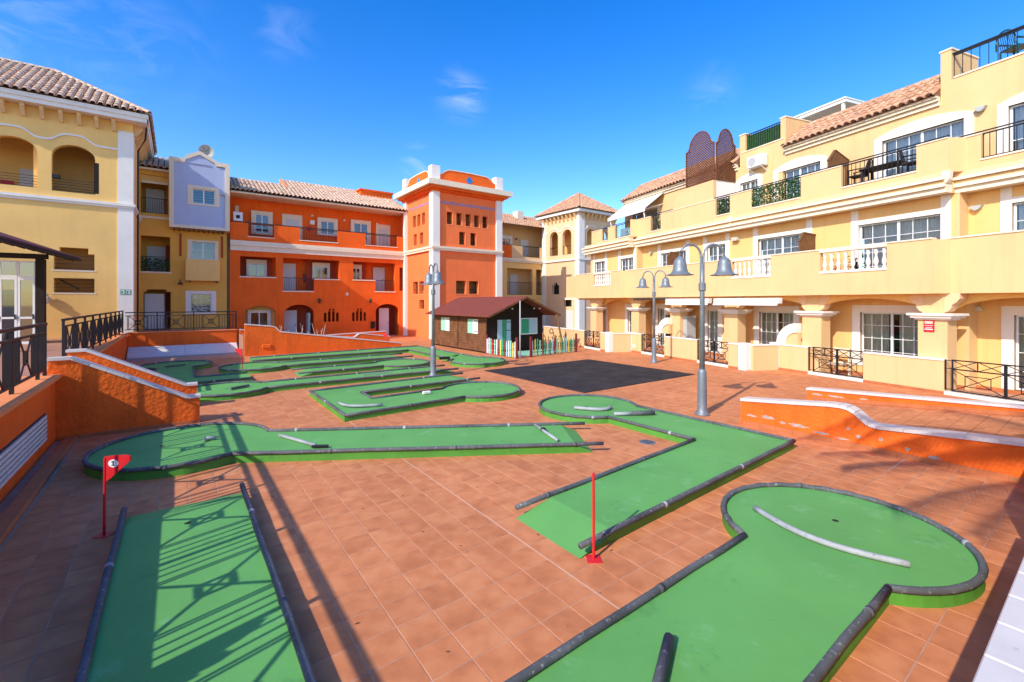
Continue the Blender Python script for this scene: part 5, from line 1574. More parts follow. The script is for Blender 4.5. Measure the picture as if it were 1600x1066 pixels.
for s0, s1, o in SEG:
    inx = lambda L: [(-b, -a, c, d) for a, b, c, d in L if a >= s0 - .01 and b <= s1 + .2]
    m = MB(); m.wall(-s1, -s0, 0, 2.95, 18.2 + o, 18.45 + o, inx(GW)); m.part('ground_wall', 'stucco_gold', T)
    m = MB(); m.wall(-s1, -s0, 3.3, 6.0, 17.67 + o, 17.9 + o, inx(FW)); m.part('first_floor_wall', 'stucco_gold', T)
    MB().box(-s1, -s0, 16.66 + o, 26, 2.96, 3.3).part('floor_slab', 'stucco_yellow_deep', T)
    pb = [(-b, -a, c, 4.7) for a, b, c, d in PB if a >= s0 and b <= s1]
    m = MB(); m.wall(-s1, -s0, 2.95, 4.55, 16.47 + o, 16.65 + o, pb); m.part('balcony_parapet', 'stucco_yellow', T)
    xs = sorted([-s1] + [v for q in pb for v in q[:2]] + [-s0])
    for a, b in zip(xs[::2], xs[1::2]):
        MB().box(a, b, 16.44 + o, 16.68 + o, 4.552, 4.60, .006).part('parapet_cap', 'cream_trim', T)
    MB().box(-s1, -s0, 18.1 + o, 18.199 + o, 0, .12).part('plinth', 'skirting_tile', T)
    # second floor edge: slab, stepped cornice, parapet
    MB().box(-s1, -s0, 17.5 + o, 26, 6.005, 6.34).part('floor_slab', 'stucco_yellow', T)
    for z0, z1, d, mt in ((6.0, 6.16, .10, 'cream_trim'), (6.16, 6.26, .19, 'cream_trim'), (6.26, 6.36, .13, 'stucco_yellow'), (6.37, 6.46, .22, 'cream_trim'), (6.46, 6.62, .06, 'stucco_pale_yellow')):
        MB().box(-s1 - d, -s0 + (d if o > 0 else .0), 17.27 + o - d, 17.49 + o, z0, z1 - .004).part('cornice', mt, T)
# corner returns at the two steps of the front
for s, o0, o1 in ((22.55, -.47, 0), (7.72, 0, .48)):
    for n, z0, z1 in ((16.47, 2.95, 4.6), (17.27, 6.62, 7.7)):
        MB().prism([(-s - .002, n + o0 + .001), (-s + .22, n + o1 + .02), (-s + .22, n + o1 + .17), (-s - .002, n + o1 + .17)], 'z', z0 + .002, z1 - .06).part('splay', 'stucco_yellow', T)
    MB().box(-s - .001, -s + .1, 17.67 + o0, 18.4 + o1, 3.3, 6.0).part('return_wall', 'stucco_yellow', T)
    MB().box(-s - .001, -s + .1, 18.2 + o0, 18.9 + o1, 0, 2.95).part('return_wall', 'stucco_yellow', T)
MB().box(-27.75, -27.6, 17.3, 26, 0.0, 6.3).part('end_wall', 'stucco_yellow', T)
# small end balcony at the far end
m = MB(); m.wall(-29.6, -27.6, 3.02, 4.55, 16.35, 16.52, []); m.part('balcony_parapet', 'stucco_yellow', T)
MB().box(-29.7, -27.6, 16.28, 18, 2.86, 3.01).part('balcony_base', 'cream_trim', T)
MB().box(-29.6, -29.42, 16.53, 22, 3.02, 4.55).part('balcony_parapet', 'stucco_yellow', T)
MB().box(-29.4, -27.76, 18.5, 22, 0, 4.5).part('end_wall', 'stucco_yellow', T)
# balustrades
def baluster_mesh():
    m = MB(); m.lathe([(.055, 0), (.055, .04), (.03, .06), (.035, .10), (.065, .17), (.07, .24), (.045, .34), (.028, .44), (.05, .47), (.05, .5), (.03, .52), (.055, .56), (.055, .62)], (0, 0), 10)
    me = m.mesh('baluster'); me.materials.append(MAT['white_trim'])
    for p in me.polygons: p.use_smooth = True
    return me
BAL = baluster_mesh()
for s0, s1, z0, z1 in PB:
    o = off(s0 + .1)
    MB().box(-s1, -s0, 16.44 + o, 16.66 + o, 3.72, 3.80).part('sill', 'white_trim', T)
    r = MB().box(-s1, -s0, 16.44 + o, 16.67 + o, 4.46, 4.6, .008).part('balustrade_rail', 'cream_trim', T)
    n = 9 if s1 - s0 > 1.95 else 8
    for k in range(n):
        inst(BAL, 'baluster', T, (-s1 + (s1 - s0) * (k + .5) / n, 16.56 + o, 3.80))
# windows of the two lower floors
for s0, s1, z0, z1 in GW:
    wide = s1 - s0 > 1.2
    window(T, False, -s1, -s0, z0, z1, 18.2 + off(s0), 6 if wide else 2, 4, 2 if wide else 1, .27, 'white_trim', curtain=('curtain', 'split' if wide else 'full'), mull=.019)
for s0, s1, z0, z1 in FW:
    wide = s1 - s0 > 1.4
    window(T, False, -s1, -s0, z0, z1, 17.67 + off(s0), 6 if wide else 4, 4, 2, .24, 'white_trim', curtain=('curtain_white', 'full'), mull=.018, surtop=.16)
    for e in (-s1 - .24, -s0 + .0):
        MB().box(e, e + .24, 17.645 + off(s0), 17.669 + off(s0), z1 + .161, 5.999).part('pilaster_strip', 'white_trim', T)
# columns with capitals, and shallow arches between them
CS = [26.0, 22.2, 18.85, 15.3, 11.6, 7.92, 4.3]
for s in CS:
    o = off(s)
    n0 = 16.88 + o
    MB().box(-s - .36, -s + .36, n0, n0 + .5, 0, 2.16).part('column', 'stucco_yellow', T)
    for z0, z1, d in ((2.16, 2.22, .06), (2.22, 2.29, .14), (2.29, 2.36, .20)):
        MB().box(-s - .36 - d, -s + .36 + d, n0 - d, n0 + .5 + d, z0, z1 - .002).part('capital', 'white_trim', T)
    MB().box(-s - .26, -s + .26, n0 + .03, n0 + .45, 2.36, 2.955).part('column_head', 'stucco_yellow', T)
    for sg in (-1, 1):
        m = MB(); m.prism([(-s + sg * .26, 2.40), (-s + sg * .34, 2.42), (-s + sg * .42, 2.52), (-s + sg * .44, 2.62), (-s + sg * .55, 2.70), (-s + sg * .62, 2.80), (-s + sg * .62, 2.954), (-s + sg * .26, 2.954)], 'y', n0 + .06, n0 + .42)
        m.part('scroll_bracket', 'stucco_pale_yellow', T)
for a, b in zip(CS, CS[1:]):
    xa, xb = -a + .26, -b - .26
    o = max(off(a), off(b))
    P = [(xa + (xb - xa) * k / 16, 2.50 + .32 * math.sin(math.pi * k / 16) ** .6) for k in range(17)]
    m = MB(); m.prism(P + [(xb, 2.953), (xa, 2.953)], 'y', 16.98 + o, 17.2 + o); m.part('arch_beam', 'stucco_yellow_deep', T)
# second floor
WN = 18.7
TW = [(22.4, 24.8, 6.4, 8.45), (15.4, 16.39, 6.45, 8.48), (12.47, 14.36, 6.45, 8.48), (7.95, 10.25, 6.45, 8.54), (4.6, 6.94, 6.45, 8.5), (2.0, 3.6, 6.45, 8.5)]
m = MB(); m.wall(-25.7, -14.15, 6.34, 9.3, WN, WN + .25, [(-b, -a, c, d) for a, b, c, d in TW if a > 14.2])
m.wall(-14.15, -1.5, 6.34, 9.3, WN, WN + .25, [(-b, -a, c, d) for a, b, c, d in TW if a < 14.0]); m.part('top_wall', 'stucco_yellow', T)
m = MB(); m.wall(-16.3, -14.05, 9.3, 9.92, WN, WN + .2, []); m.part('roof_parapet', 'stucco_yellow', T)
m = MB(); m.wall(-8.5, -1.5, 9.3, 9.90, WN, WN + .2, []); m.part('roof_parapet', 'stucco_yellow', T)
MB().box(-16.3, -14.1, WN - .03, WN + .23, 9.922, 9.97).part('parapet_cap', 'cream_trim', T)
MB().box(-8.2, -1.5, WN - .03, WN + .23, 9.902, 9.95).part('parapet_cap', 'cream_trim', T)
for a, b, zt in ((16.1, 16.4, 10.8), (14.0, 14.25, 10.85), (8.27, 8.55, 10.88)):
    MB().box(-b, -a, WN - .002, WN + 1.6, 9.28, zt).part('roof_pier', 'stucco_yellow', T)
    MB().box(-b - .03, -a + .03, WN - .03, WN + 1.62, zt, zt + .05).part('pier_cap', 'cream_trim', T)
MB().box(-25.7, -1.5, WN + .2, 26, 9.1, 9.3).part('roof_slab', 'stucco_yellow', T)
for s0, s1, z0, z1 in TW:
    window(T, False, -s1, -s0, z0, z1, WN, 6 if s1 - s0 > 1.4 else 4, 4, 2, .24, 'white_trim', curtain=('curtain_white', 'full'), pane='pane_glass', mull=.018, surtop=.06)
    w, c = s1 - s0 + .48, -(s0 + s1) / 2
    P = [(c - w / 2, z1 + .061)] + [(c - w / 2 + w * k / 14, z1 + .12 + .26 * math.sin(math.pi * k / 14) ** .8) for k in range(15)] + [(c + w / 2, z1 + .061)]
    m = MB(); m.prism(P, 'y', WN - .03, WN + .02); m.part('arched_lintel', 'white_trim', T)
# second floor parapet with its openings
PO = [(25.6, 26.3, 6.84, 7.5), (22.6, 24.8, 6.82, 7.5), (20.42, 21.3, 6.78, 7.5), (15.7, 16.55, 6.84, 7.6), (12.3, 14.55, 6.84, 7.65), (8.51, 10.78, 6.86, 7.65), (3.5, 7.17, 6.9, 7.65)]
for s0, s1, o in SEG:
    po = [(-b, -a, c, 8) for a, b, c, d in PO if a >= s0 - .05 and b <= s1 + .05]
    m = MB(); m.wall(-s1, -s0, 6.62, 7.62, 17.27 + max(o, 0), 17.45 + max(o, 0), po); m.part('terrace_parapet', 'stucco_yellow', T)
    xs = sorted([-s1] + [v for q in po for v in q[:2]] + [-s0])
    for a, b in zip(xs[::2], xs[1::2]):
        if b - a > .05: MB().box(a, b, 17.24 + max(o, 0), 17.48 + max(o, 0), 7.622, 7.66, .005).part('parapet_cap', 'cream_trim', T)
    MB().box(-s1, -s0, 17.33 + max(o, 0), 17.37 + max(o, 0), 7.70, 7.735).part('hand_rail', 'black_metal', T)
    for a, b, c, d in PO:
        if a >= s0 - .05 and b <= s1 + .05:
            bars(T, False, -b + .01, -a - .01, c + .03, 7.66, 17.36 + max(o, 0), gap=.14)
            MB().box(-b, -a, 17.24 + max(o, 0), 17.47 + max(o, 0), c - .05, c).part('sill', 'cream_trim', T)
for s in (7.72, 15.6, 26.4):
    MB().prism([(-s - .1, 6.62), (-s + .12, 6.62), (-s + .09, 6.36), (-s + .02, 6.26), (-s - .07, 6.36)], 'y', 17.12, 17.3).part('console', 'cream_trim', T)
# raised block with the trellis
m = MB(); m.wall(-18.55, -16.68, 7.6, 8.6, 17.272, 17.45, []); m.part('raised_wall', 'stucco_yellow', T)
MB().box(-16.86, -16.68, 17.46, 18.69, 6.36, 8.6).part('raised_wall', 'white_trim', T)
MB().prism([(-18.55, 7.63), (-18.55, 8.5), (-19.2, 8.35), (-19.5, 7.63)], 'y', 17.28, 17.44).part('raised_wall', 'stucco_yellow', T)
bars(T, False, -8.25, -1.6, 9.96, 10.70, WN + .1, gap=.21)
MB().box(-8.4, -1.5, WN + .05, WN + .15, 10.72, 10.76).part('hand_rail', 'black_metal', T)
# tiled eaves
for s0, s1, depth, mt, single in ((8.56, 13.98, 1.55, 'roof_tile_red', True), (16.5, 25.7, 1.7, 'roof_tile_red', False)):
    for z0, z1, d in ((9.17, 9.29, .08), (9.3, 9.40, .17)):
        MB().box(-s1, -s0, WN - d, WN - .0005, z0, z1 - .004).part('eave_moulding', 'cream_trim', T)
    ze = 9.46
    R = MB(); R.v = [(-s1, WN - .3, ze), (-s0, WN - .3, ze), (-s0, WN - .3 + depth, ze + depth * .72), (-s1, WN - .3 + depth, ze + depth * .72), (-s1, WN + depth, 9.3), (-s0, WN + depth, 9.3)]
    R.f = [[0, 1, 2, 3], [3, 2, 5, 4], [0, 3, 4], [1, 5, 2]]
    roof = R.part('roof', 'roof_bed', T)
    tiled(roof, (-s1, WN - .3, ze + .01), (1, 0, 0), (0, 1, .72), s1 - s0, depth * 1.232, single=single, per=.262, row=.40, mt=mt)
    ridge_tiles(roof, (-s1, WN - .3 + depth, ze + depth * .72), (-s0, WN - .3 + depth, ze + depth * .72), mt)
    MB().box(-s1, -s0, WN - .24, WN, 9.401, 9.475).part('eave_mortar', 'cream_trim', T)
# wall lights
for s, n, z in ((7.4, 17.67, 5.55), (21.63, 17.67, 5.6), (7.53, WN, 8.66)):
    m = MB(); m.prism([(-s - .14, z + .04), (-s + .14, z + .04), (-s + .1, z - .04), (-s + .03, z - .1), (-s - .03, z - .1), (-s - .1, z - .04)], 'y', n + (.48 if n < 18 and s < 7.7 else 0) - .16, n + (.48 if n < 18 and s < 7.7 else 0)); m.part('wall_lamp', 'cabinet_grey', T)
m = MB(); m.lathe([(.12, 2.42), (.13, 2.5), (.09, 2.57), (0, 2.59)], (-7.6, 18.62), 12); m.part('wall_lamp', 'lamp_plate', T)
for s, z in ((15.65, 5.62),):
    MB().box(-s - .16, -s + .16, 17.45, 17.669, z - .08, z + .08).part('wall_lamp', 'lamp_plate', T)

# ------------------------------------------------------------------ garden walls and gates
def garden_wall(label, s0, s1, n, gates):
    T = thing('garden_wall', label, 'garden wall', 'R', -(s0 + s1) / 2, n, 0, group='yellow garden walls')
    xs = sorted([-s1] + [v for g in gates for v in (-g[1], -g[0])] + [-s0])
    for a, b in zip(xs[::2], xs[1::2]):
        MB().box(a, b, n, n + .18, 0, .98).part('wall', 'stucco_yellow', T)
        coping(T, [(a, n + .09, 1.005), (b, n + .09, 1.005)], .24, .045, .6, mt='white_trim')
        skirting(T, (a, n - .007, 0), (b, n - .007, 0), .09)
    for g in gates: MB().box(-g[1], -g[0], n + .01, n + .2, 0, .10).part('threshold', 'white_trim', T)
    return T
W1 = garden_wall('yellow garden wall behind the painted pickets, farthest of the row', 20.85, 28.6, 14.0, [(21.48, 23.2)])
W2 = garden_wall('yellow garden wall with white posts behind the back lamp post', 13.35, 20.5, 15.25, [(17.77, 19.55), (13.95, 15.66)])
W3 = garden_wall('yellow garden wall nearest, under the red plate column', 2.0, 12.98, 16.68, [(9.71, 11.61), (4.0, 7.55)])
def post(T, x, y, h=1.08, w=.3):
    MB().box(x - w / 2, x + w / 2, y - w / 2, y + w / 2, 0, h, .02).part('white_post', 'white_trim', T)
post(W1, -20.72, 14.05); post(W2, -20.5, 15.3, 1.06); post(W2, -13.2, 15.3, 1.08, .34); post(W3, -12.95, 16.72, 1.08, .34)
for T, p, q in ((W1, (-20.6, 14.2), (-20.4, 15.15)), (W2, (-13.0, 15.45), (-12.8, 16.55))):
    MB().bar((*p, .49), (*q, .49), .98, .16).part('return_wall', 'stucco_yellow', T)
    MB().bar((*p, 1.005), (*q, 1.005), .045, .22).part('coping_tile', 'white_trim', T)
# white volutes that sweep up to the columns
for T, x, n in ((W2, -19.45, 16.62), (W3, -12.45, 16.70)):
    out, inn = [], []
    for k in range(13):
        t = math.pi / 2 * k / 12
        out.append((x - .42 + .85 - .85 * math.cos(t), 1.03 + .85 * math.sin(t)))
        inn.append((x - .42 + .85 - .50 * math.cos(t), 1.03 + .50 * math.sin(t)))
    m = MB(); m.prism(out + inn[::-1], 'y', n - .06, n + .24); m.part('volute', 'white_trim', T)
    m = MB(); m.prism(inn + [(x + .43, 1.03)], 'y', n, n + .18); m.part('volute_web', 'stucco_yellow', T)
MB().box(-20.25, -20.0, 15.215, 15.249, .25, .42).part('meter_box', 'cream_trim', W2)
def gate(label, s0, s1, n, leaves=2):
    T = thing('garden_gate', label, 'gate', 'R', -(s0 + s1) / 2, n, 0, group='black iron garden gates')
    x0, x1 = -s1, -s0
    y = n + .05
    z0, z1 = .14, 1.02
    w = (x1 - x0 - .16) / leaves
    MB().box(x0, x0 + .03, y - .02, y + .02, z0, z1).part('post', 'black_metal', T)
    for z in (z0 + .03, z1 - .25, z1 - .02): MB().box(x0 + .03, x0 + .16, y - .008, y + .008, z - .01, z + .01).part('hinge', 'black_metal', T)
    for i in range(leaves):
        a, b = x0 + .16 + i * w, x0 + .16 + (i + 1) * w
        m = MB()
        for p, q in (((a, z0), (b, z0)), ((a, z1), (b, z1)), ((a, z1 - .26), (b, z1 - .26)), ((a + .015, z0), (a + .015, z1)), ((b - .02, z0), (b - .02, z1))):
            m.bar((p[0], y, p[1]), (q[0], y, q[1]), .034, .03)
        m.part('leaf_frame', 'black_metal', T)
        m = MB()
        c = (a + b) / 2; zt = z1 - .26
        m.bar((c, y, zt), (c, y, z1), .03, .02)
        for p, q in (((a, zt), (c, z1)), ((a, z1), (c, zt)), ((c, zt), (b, z1)), ((c, z1), (b, zt)), ((a, z0), (b, zt)), ((a, zt), (b, z0))):
            m.bar((p[0], y, p[1]), (q[0], y, q[1]), .02, .014)
        h, v = (b - a) * .24, (zt - z0) * .24; zc = (z0 + zt) / 2
        for p, q in (((c - h, zc - v), (c + h, zc - v)), ((c + h, zc - v), (c + h, zc + v)), ((c + h, zc + v), (c - h, zc + v)), ((c - h, zc + v), (c - h, zc - v))):
            m.bar((p[0], y, p[1]), (q[0], y, q[1]), .022, .014)
        m.part('crossed_bars', 'black_metal', T)
gate('black crossed iron gate right of the painted pickets', 21.48, 23.2, 14.0)
gate('black crossed iron gate directly behind the back lamp post', 17.77, 19.55, 15.25)
gate('black crossed iron gate behind the nearest lamp post', 13.95, 15.66, 15.25)
gate('black crossed iron gate between white volute and red plate column', 9.71, 11.61, 16.68)
gate('wide black crossed iron gate at the right edge', 4.0, 7.55, 16.68, 3)

# ------------------------------------------------------------------ things on and about the terrace house
def hedge(label, s0, s1, z0, z1, n, seed, cnt):
    random.seed(seed)
    m = MB()
    for k in range(cnt):
        c = Vector((random.uniform(-s1, -s0), n + random.uniform(-.05, .06), random.uniform(z0, z1)))
        d = Vector((random.uniform(-1, 1), random.uniform(-.6, .6), random.uniform(-1, 1))).normalized() * random.uniform(.04, .075)
        e = d.cross(Vector((random.uniform(-1, 1), random.uniform(-1, 1), random.uniform(-1, 1)))).normalized() * .025
        m.quad(c - d, c + e, c + d, c - e)
    m.top('hedge_screen', 'hedge_leaf', label, 'hedge', 'R', (-(s0 + s1) / 2, n, z0), group='leafy balcony screens')
hedge('wide leafy green screen on the second floor balcony rail', 12.3, 14.55, 6.8, 7.66, 17.33, 1, 1500)
hedge('narrow leafy green screen on the balcony rail below the lattice', 15.72, 16.5, 6.86, 7.6, 17.42, 2, 700)
m = MB()
for k in range(54):
    x = -16.1 + k * .035
    m.box(x + .004, x + .031, 18.86, 18.875, 9.97, 10.72)
m.top('reed_screen', 'hedge_leaf', 'dark green reed screen on the roof terrace rail', 'screen', 'R', (-15.15, 18.87, 9.97), group=None)
bars(H, False, -16.08, -14.27, 9.98, 10.78, 18.8, gap=.12)
def trellis(label, swap, x0, x1, y, z0, zs, zt):
    T = thing('trellis', label, 'trellis', 'R', *((y, x0) if swap else (x0, y)), z0, group='wooden lattice screens')
    f = MB(swap=swap)
    f.box(x0, x0 + .05, y - .025, y + .025, z0, zs); f.box(x1 - .05, x1, y - .025, y + .025, z0, zs); f.box(x0 + .05, x1 - .05, y - .024, y + .024, z0, z0 + .05)
    c, w = (x0 + x1) / 2, (x1 - x0) / 2
    A = [(c - w * .75 * math.cos(math.pi * k / 14), zs + (zt - zs) * math.sin(math.pi * k / 14)) for k in range(15)]
    A = [(x0, zs)] + A + [(x1, zs)]
    for p, q in zip(A, A[1:]): f.bar((p[0], y, p[1]), (q[0], y, q[1]), .05, .05)
    f.part('frame', 'wood_trellis', T)
    def top_at(x):
        t = (x - c) / (w * .75)
        return zs + (zt - zs) * math.sqrt(max(0, 1 - t * t))
    H_ = zt - z0
    for sg in (1, -1):
        k = -40
        while k < 60:
            x, z = x0 + k * .125, z0
            pts = []
            for i in range(0, 90):
                t = i * .04
                px, pz = (x + t, z0 + t) if sg > 0 else (x1 - k * .125 - t, z0 + t)
                if x0 <= px <= x1 and z0 <= pz <= top_at(px): pts.append((px, pz))
            if len(pts) > 2:
                yy = y - .008 * sg
                MB(swap=swap).bar((pts[0][0], yy, pts[0][1]), (pts[-1][0], yy, pts[-1][1]), .046, .014).part('slat', 'wood_trellis', T)
            k += 1
trellis('arched wooden lattice screen facing the plaza on the roof terrace', False, -18.58, -16.70, 17.36, 8.62, 10.45, 11.25)
trellis('arched wooden lattice screen standing crosswise beside the facing one', True, 17.42, 18.68, -16.66, 8.62, 10.4, 11.15)
# awnings
for lab, s0, s1 in (('rolled white awning box left of the nearest lamp post', 15.95, 18.8), ('rolled white awning box right of the nearest lamp post', 12.45, 15.65)):
    T = thing('awning', lab, 'awning', 'R', -(s0 + s1) / 2, 16.4, 2.6, group='rolled awnings')
    m = MB(); m.box(-s1, -s0, 16.18, 16.46, 2.62, 2.86, .03); m.part('cassette', 'awning_cloth', T)
    MB().box(-s1 + .02, -s0 - .02, 16.15, 16.19, 2.56, 2.63).part('front_bar', 'white_paint', T)
T = thing('awning', 'slim closed awning bar under the balcony behind the back lamp post', 'awning', 'R', -20, 16.3, 2.8, group='rolled awnings')
MB().box(-21.6, -18.9, 16.28, 16.46, 2.80, 2.93, .02).part('cassette', 'bronze', T)
T = thing('awning', 'open pale awning sloping out over the far roof terrace', 'awning', 'R', -23.6, 18, 8.2)
m = MB(); m.quad((-25.5, 17.2, 8.2), (-21.7, 17.2, 8.2), (-21.7, 18.68, 9.32), (-25.5, 18.68, 9.32)); m.quad((-25.5, 17.205, 8.18), (-21.7, 17.205, 8.18), (-21.7, 18.68, 9.30), (-25.5, 18.68, 9.30)); m.part('cloth', 'awning_cloth', T)
m = MB(); m.quad((-25.5, 17.2, 8.2), (-21.7, 17.2, 8.2), (-21.7, 17.19, 8.02), (-25.5, 17.19, 8.02)); m.part('valance', 'awning_cloth', T)
MB().bar((-25.5, 17.21, 8.19), (-21.7, 17.21, 8.19), .05, .05).part('front_bar', 'white_paint', T)
for s in (25.3, 21.9):
    MB().bar((-s, 17.25, 8.17), (-s, 17.36, 7.6), .05, .05).part('prop', 'white_paint', T); MB().bar((-s, 17.25, 8.15), (-s, 18.68, 8.6), .04, .04).part('arm', 'white_paint', T)
# air conditioner
T = thing('air_conditioner', 'white air conditioner outdoor unit on brackets above a top floor window', 'air conditioner', 'R', -15.25, 18.4, 9.0)
m = MB(); m.box(-15.7, -14.85, 18.32, 18.66, 8.96, 9.5, .02); m.part('case', 'ac_white', T)
m = MB(); m.prism([(-15.42 + .2 * math.cos(t), 9.23 + .2 * math.sin(t)) for t in [2 * math.pi * k / 20 for k in range(20)]], 'y', 18.305, 18.319); m.part('fan_grille', 'cabinet_grey', T)
for s in (15.6, 14.95): MB().bar((-s, 18.35, 8.94), (-s, 18.69, 8.75), .04, .04).part('bracket', 'ac_white', T)
# wooden balcony dividers
def divider(label, s, n0, n1, z0, zt, peak=False):
    T = thing('balcony_divider', label, 'divider', 'R', -s, n0, z0, group='wooden balcony dividers')
    out = [(n0, z0), (n1, z0), (n1, zt - .05), (n0 + .25, zt), (n0, zt - .35)] if not peak else [(n0, z0), (n1, z0), (n1, zt - .3), ((n0 + n1) / 2 - .2, zt), (n0, zt - .45)]
    k = 7
    for i in range(k):
        ya, yb = n0 + (n1 - n0) * i / k + .004, n0 + (n1 - n0) * (i + 1) / k - .004
        def top_at(y):
            P = sorted(out[2:], key=lambda p: p[0])
            for p, q in zip(P, P[1:]):
                if p[0] <= y <= q[0]: return p[1] + (q[1] - p[1]) * (y - p[0]) / max(q[0] - p[0], 1e-6)
            return P[-1][1]
        m = MB(); m.prism([(ya, z0), (yb, z0), (yb, top_at(yb)), (ya, top_at(ya))], 'x', -s - .025, -s + .025); m.part('board', 'wood_screen', T)
    P = out[2:]
    for p, q in zip(P, P[1:]): MB().bar((-s, p[0], p[1] + .02), (-s, q[0], q[1] + .02), .05, .09).part('cap', 'wood_screen', T)
divider('brown wooden balcony divider on the first floor, right one', 12.0, 16.75, 17.65, 3.32, 5.35)
divider('brown wooden balcony divider on the first floor, behind the nearest lamp head', 19.3, 16.75, 17.65, 3.32, 5.35)
divider('brown peaked wooden divider on the second floor terrace', 11.4, 17.5, 18.68, 6.36, 8.45, True)
# furniture on the terraces
def armchair(label, x, y, z, turn, mt, group):
    T = thing('armchair', label, 'chair', 'R', x, y, z, group=group)
    W = Matrix.Rotation(turn, 3, 'Z')
    L = lambda a, b, c: tuple(Vector((x, y, z)) + W @ Vector((a, b, c)))
    def bx(x0, x1, y0, y1, z0, z1, nm):
        m = MB(); I = [m.V(*L(a, b, c)) for c in (z0, z1) for b in (y0, y1) for a in (x0, x1)]
        for q in ((0, 2, 3, 1), (4, 5, 7, 6), (0, 1, 5, 4), (2, 6, 7, 3), (0, 4, 6, 2), (1, 3, 7, 5)): m.f.append([I[k] for k in q])
        m.part(nm, mt, T)
    bx(-.24, .24, -.24, .22, .40, .44, 'seat')
    for a in (-.25, .22):
        for b in (-.24, .2): bx(a, a + .035, b, b + .035, 0, .41 if b > 0 else .62, 'leg')
        bx(a - .01, a + .05, -.26, .24, .62, .65, 'armrest')
    n = 12
    P = [L(-.26 * math.cos(math.pi * k / n), .22 + .06 * math.sin(math.pi * k / n) + .1, .44 + .50 * math.sin(math.pi * k / n) ** .55) for k in range(n + 1)]
    MB().tube(P, .022, 6).part('back_frame', mt, T)
    for k in range(1, 10):
        a = -.26 + .52 * k / 10
        h = .44 + .50 * math.sin(math.acos(max(-1, min(1, -a / .26)))) ** .55
        MB().bar(L(a, .22, .42), L(a, .34, h), .03, .008).part('back_slat', mt, T)
armchair('green plastic armchair on the roof terrace behind the rail, top right', -7.0, 19.3, 9.95, rad(160), 'plastic_green', 'terrace armchairs')
armchair('dark wicker armchair at the right end of the terrace table', -8.9, 17.9, 6.86, rad(100), 'wicker_dark', 'terrace armchairs')
armchair('dark wicker armchair at the left end of the terrace table', -10.6, 17.95, 6.86, rad(-80), 'wicker_dark', 'terrace armchairs')
T = thing('terrace_table', 'dark table behind the second floor balcony rail', 'table', 'R', -9.8, 17.95, 6.36)
MB().box(-10.4, -9.15, 17.6, 18.3, 7.38, 7.43, .01).part('table_top', 'wicker_dark', T)
for x in (-10.35, -9.25):
    for y in (17.65, 18.2): MB().box(x, x + .06, y, y + .06, 6.36, 7.38).part('leg', 'wicker_dark', T)
T = thing('pergola', 'white roof pergola rising behind the tiled eave', 'pergola', 'R', -13, 21.5, 9.3)
for x in (-14.7, -12.6):
    for y in (20.2, 22.0): MB().box(x, x + .1, y, y + .1, 9.3, 11.13).part('post', 'white_paint', T)
for y in (20.15, 22.02): MB().box(-14.8, -12.4, y, y + .12, 11.13, 11.26).part('beam', 'white_paint', T)
for x in (-14.8, -12.5): MB().box(x, x + .1, 20.28, 22.01, 11.13, 11.25).part('beam', 'white_paint', T)
MB().box(-14.82, -12.38, 20.1, 22.2, 11.262, 11.32).part('roof_panel', 'white_paint', T)

# service cabinet on a ground floor porch
T = thing('cabinet', 'tall grey and black cabinet on the porch beside the nearest lamp post', 'cabinet', 'R', -19.3, 17.4, 0)
MB().box(-19.85, -19.33, 17.1, 17.7, 0, 2.0, .01).part('side', 'cabinet_dark', T)
MB().box(-19.32, -18.25, 17.1, 17.7, 0, 1.98, .01).part('front', 'cabinet_grey', T)
MB().box(-18.75, -18.5, 17.085, 17.099, 1.02, 1.22).part('lock_plate', 'black_metal', T)
# red plate on the column
T = thing('wall_plate', 'red house plate with white lettering on the nearest column', 'sign', 'R', -7.95, 17.0, 1.8)
MB().box(-8.12, -7.86, 16.845, 16.878, 1.80, 2.15, .004).part('plate', 'sign_red', T)
MB().box(-8.09, -7.89, 16.839, 16.844, 2.04, 2.12).part('picture', 'lamp_plate', T)
def text(T, s, size, x, y, z, mt):
    c = bpy.data.curves.new('lettering', 'FONT'); c.body = s; c.size = size; c.align_x = 'CENTER'; c.extrude = .0005
    o = bpy.data.objects.new('lettering_curve', c); COL.objects.link(o)
    dg = bpy.context.evaluated_depsgraph_get()
    me = bpy.data.meshes.new_from_object(o.evaluated_get(dg))
    bpy.data.objects.remove(o)
    me.name = 'lettering'; me.materials.clear(); me.materials.append(MAT[mt])
    inst(me, 'lettering', T, (x, y, z), (math.pi / 2, 0, 0))
text(T, 'VILLA', .062, -7.99, 16.511, 1.93, 'white_paint') if False else None
for k, (w, h) in enumerate(((.2, .012), (.16, .012), (.2, .03))):
    MB().box(-7.99 - w / 2, -7.99 + w / 2, 16.840, 16.844, 1.98 - k * .06, 1.98 - k * .06 + h).part('lettering', 'white_paint', T)
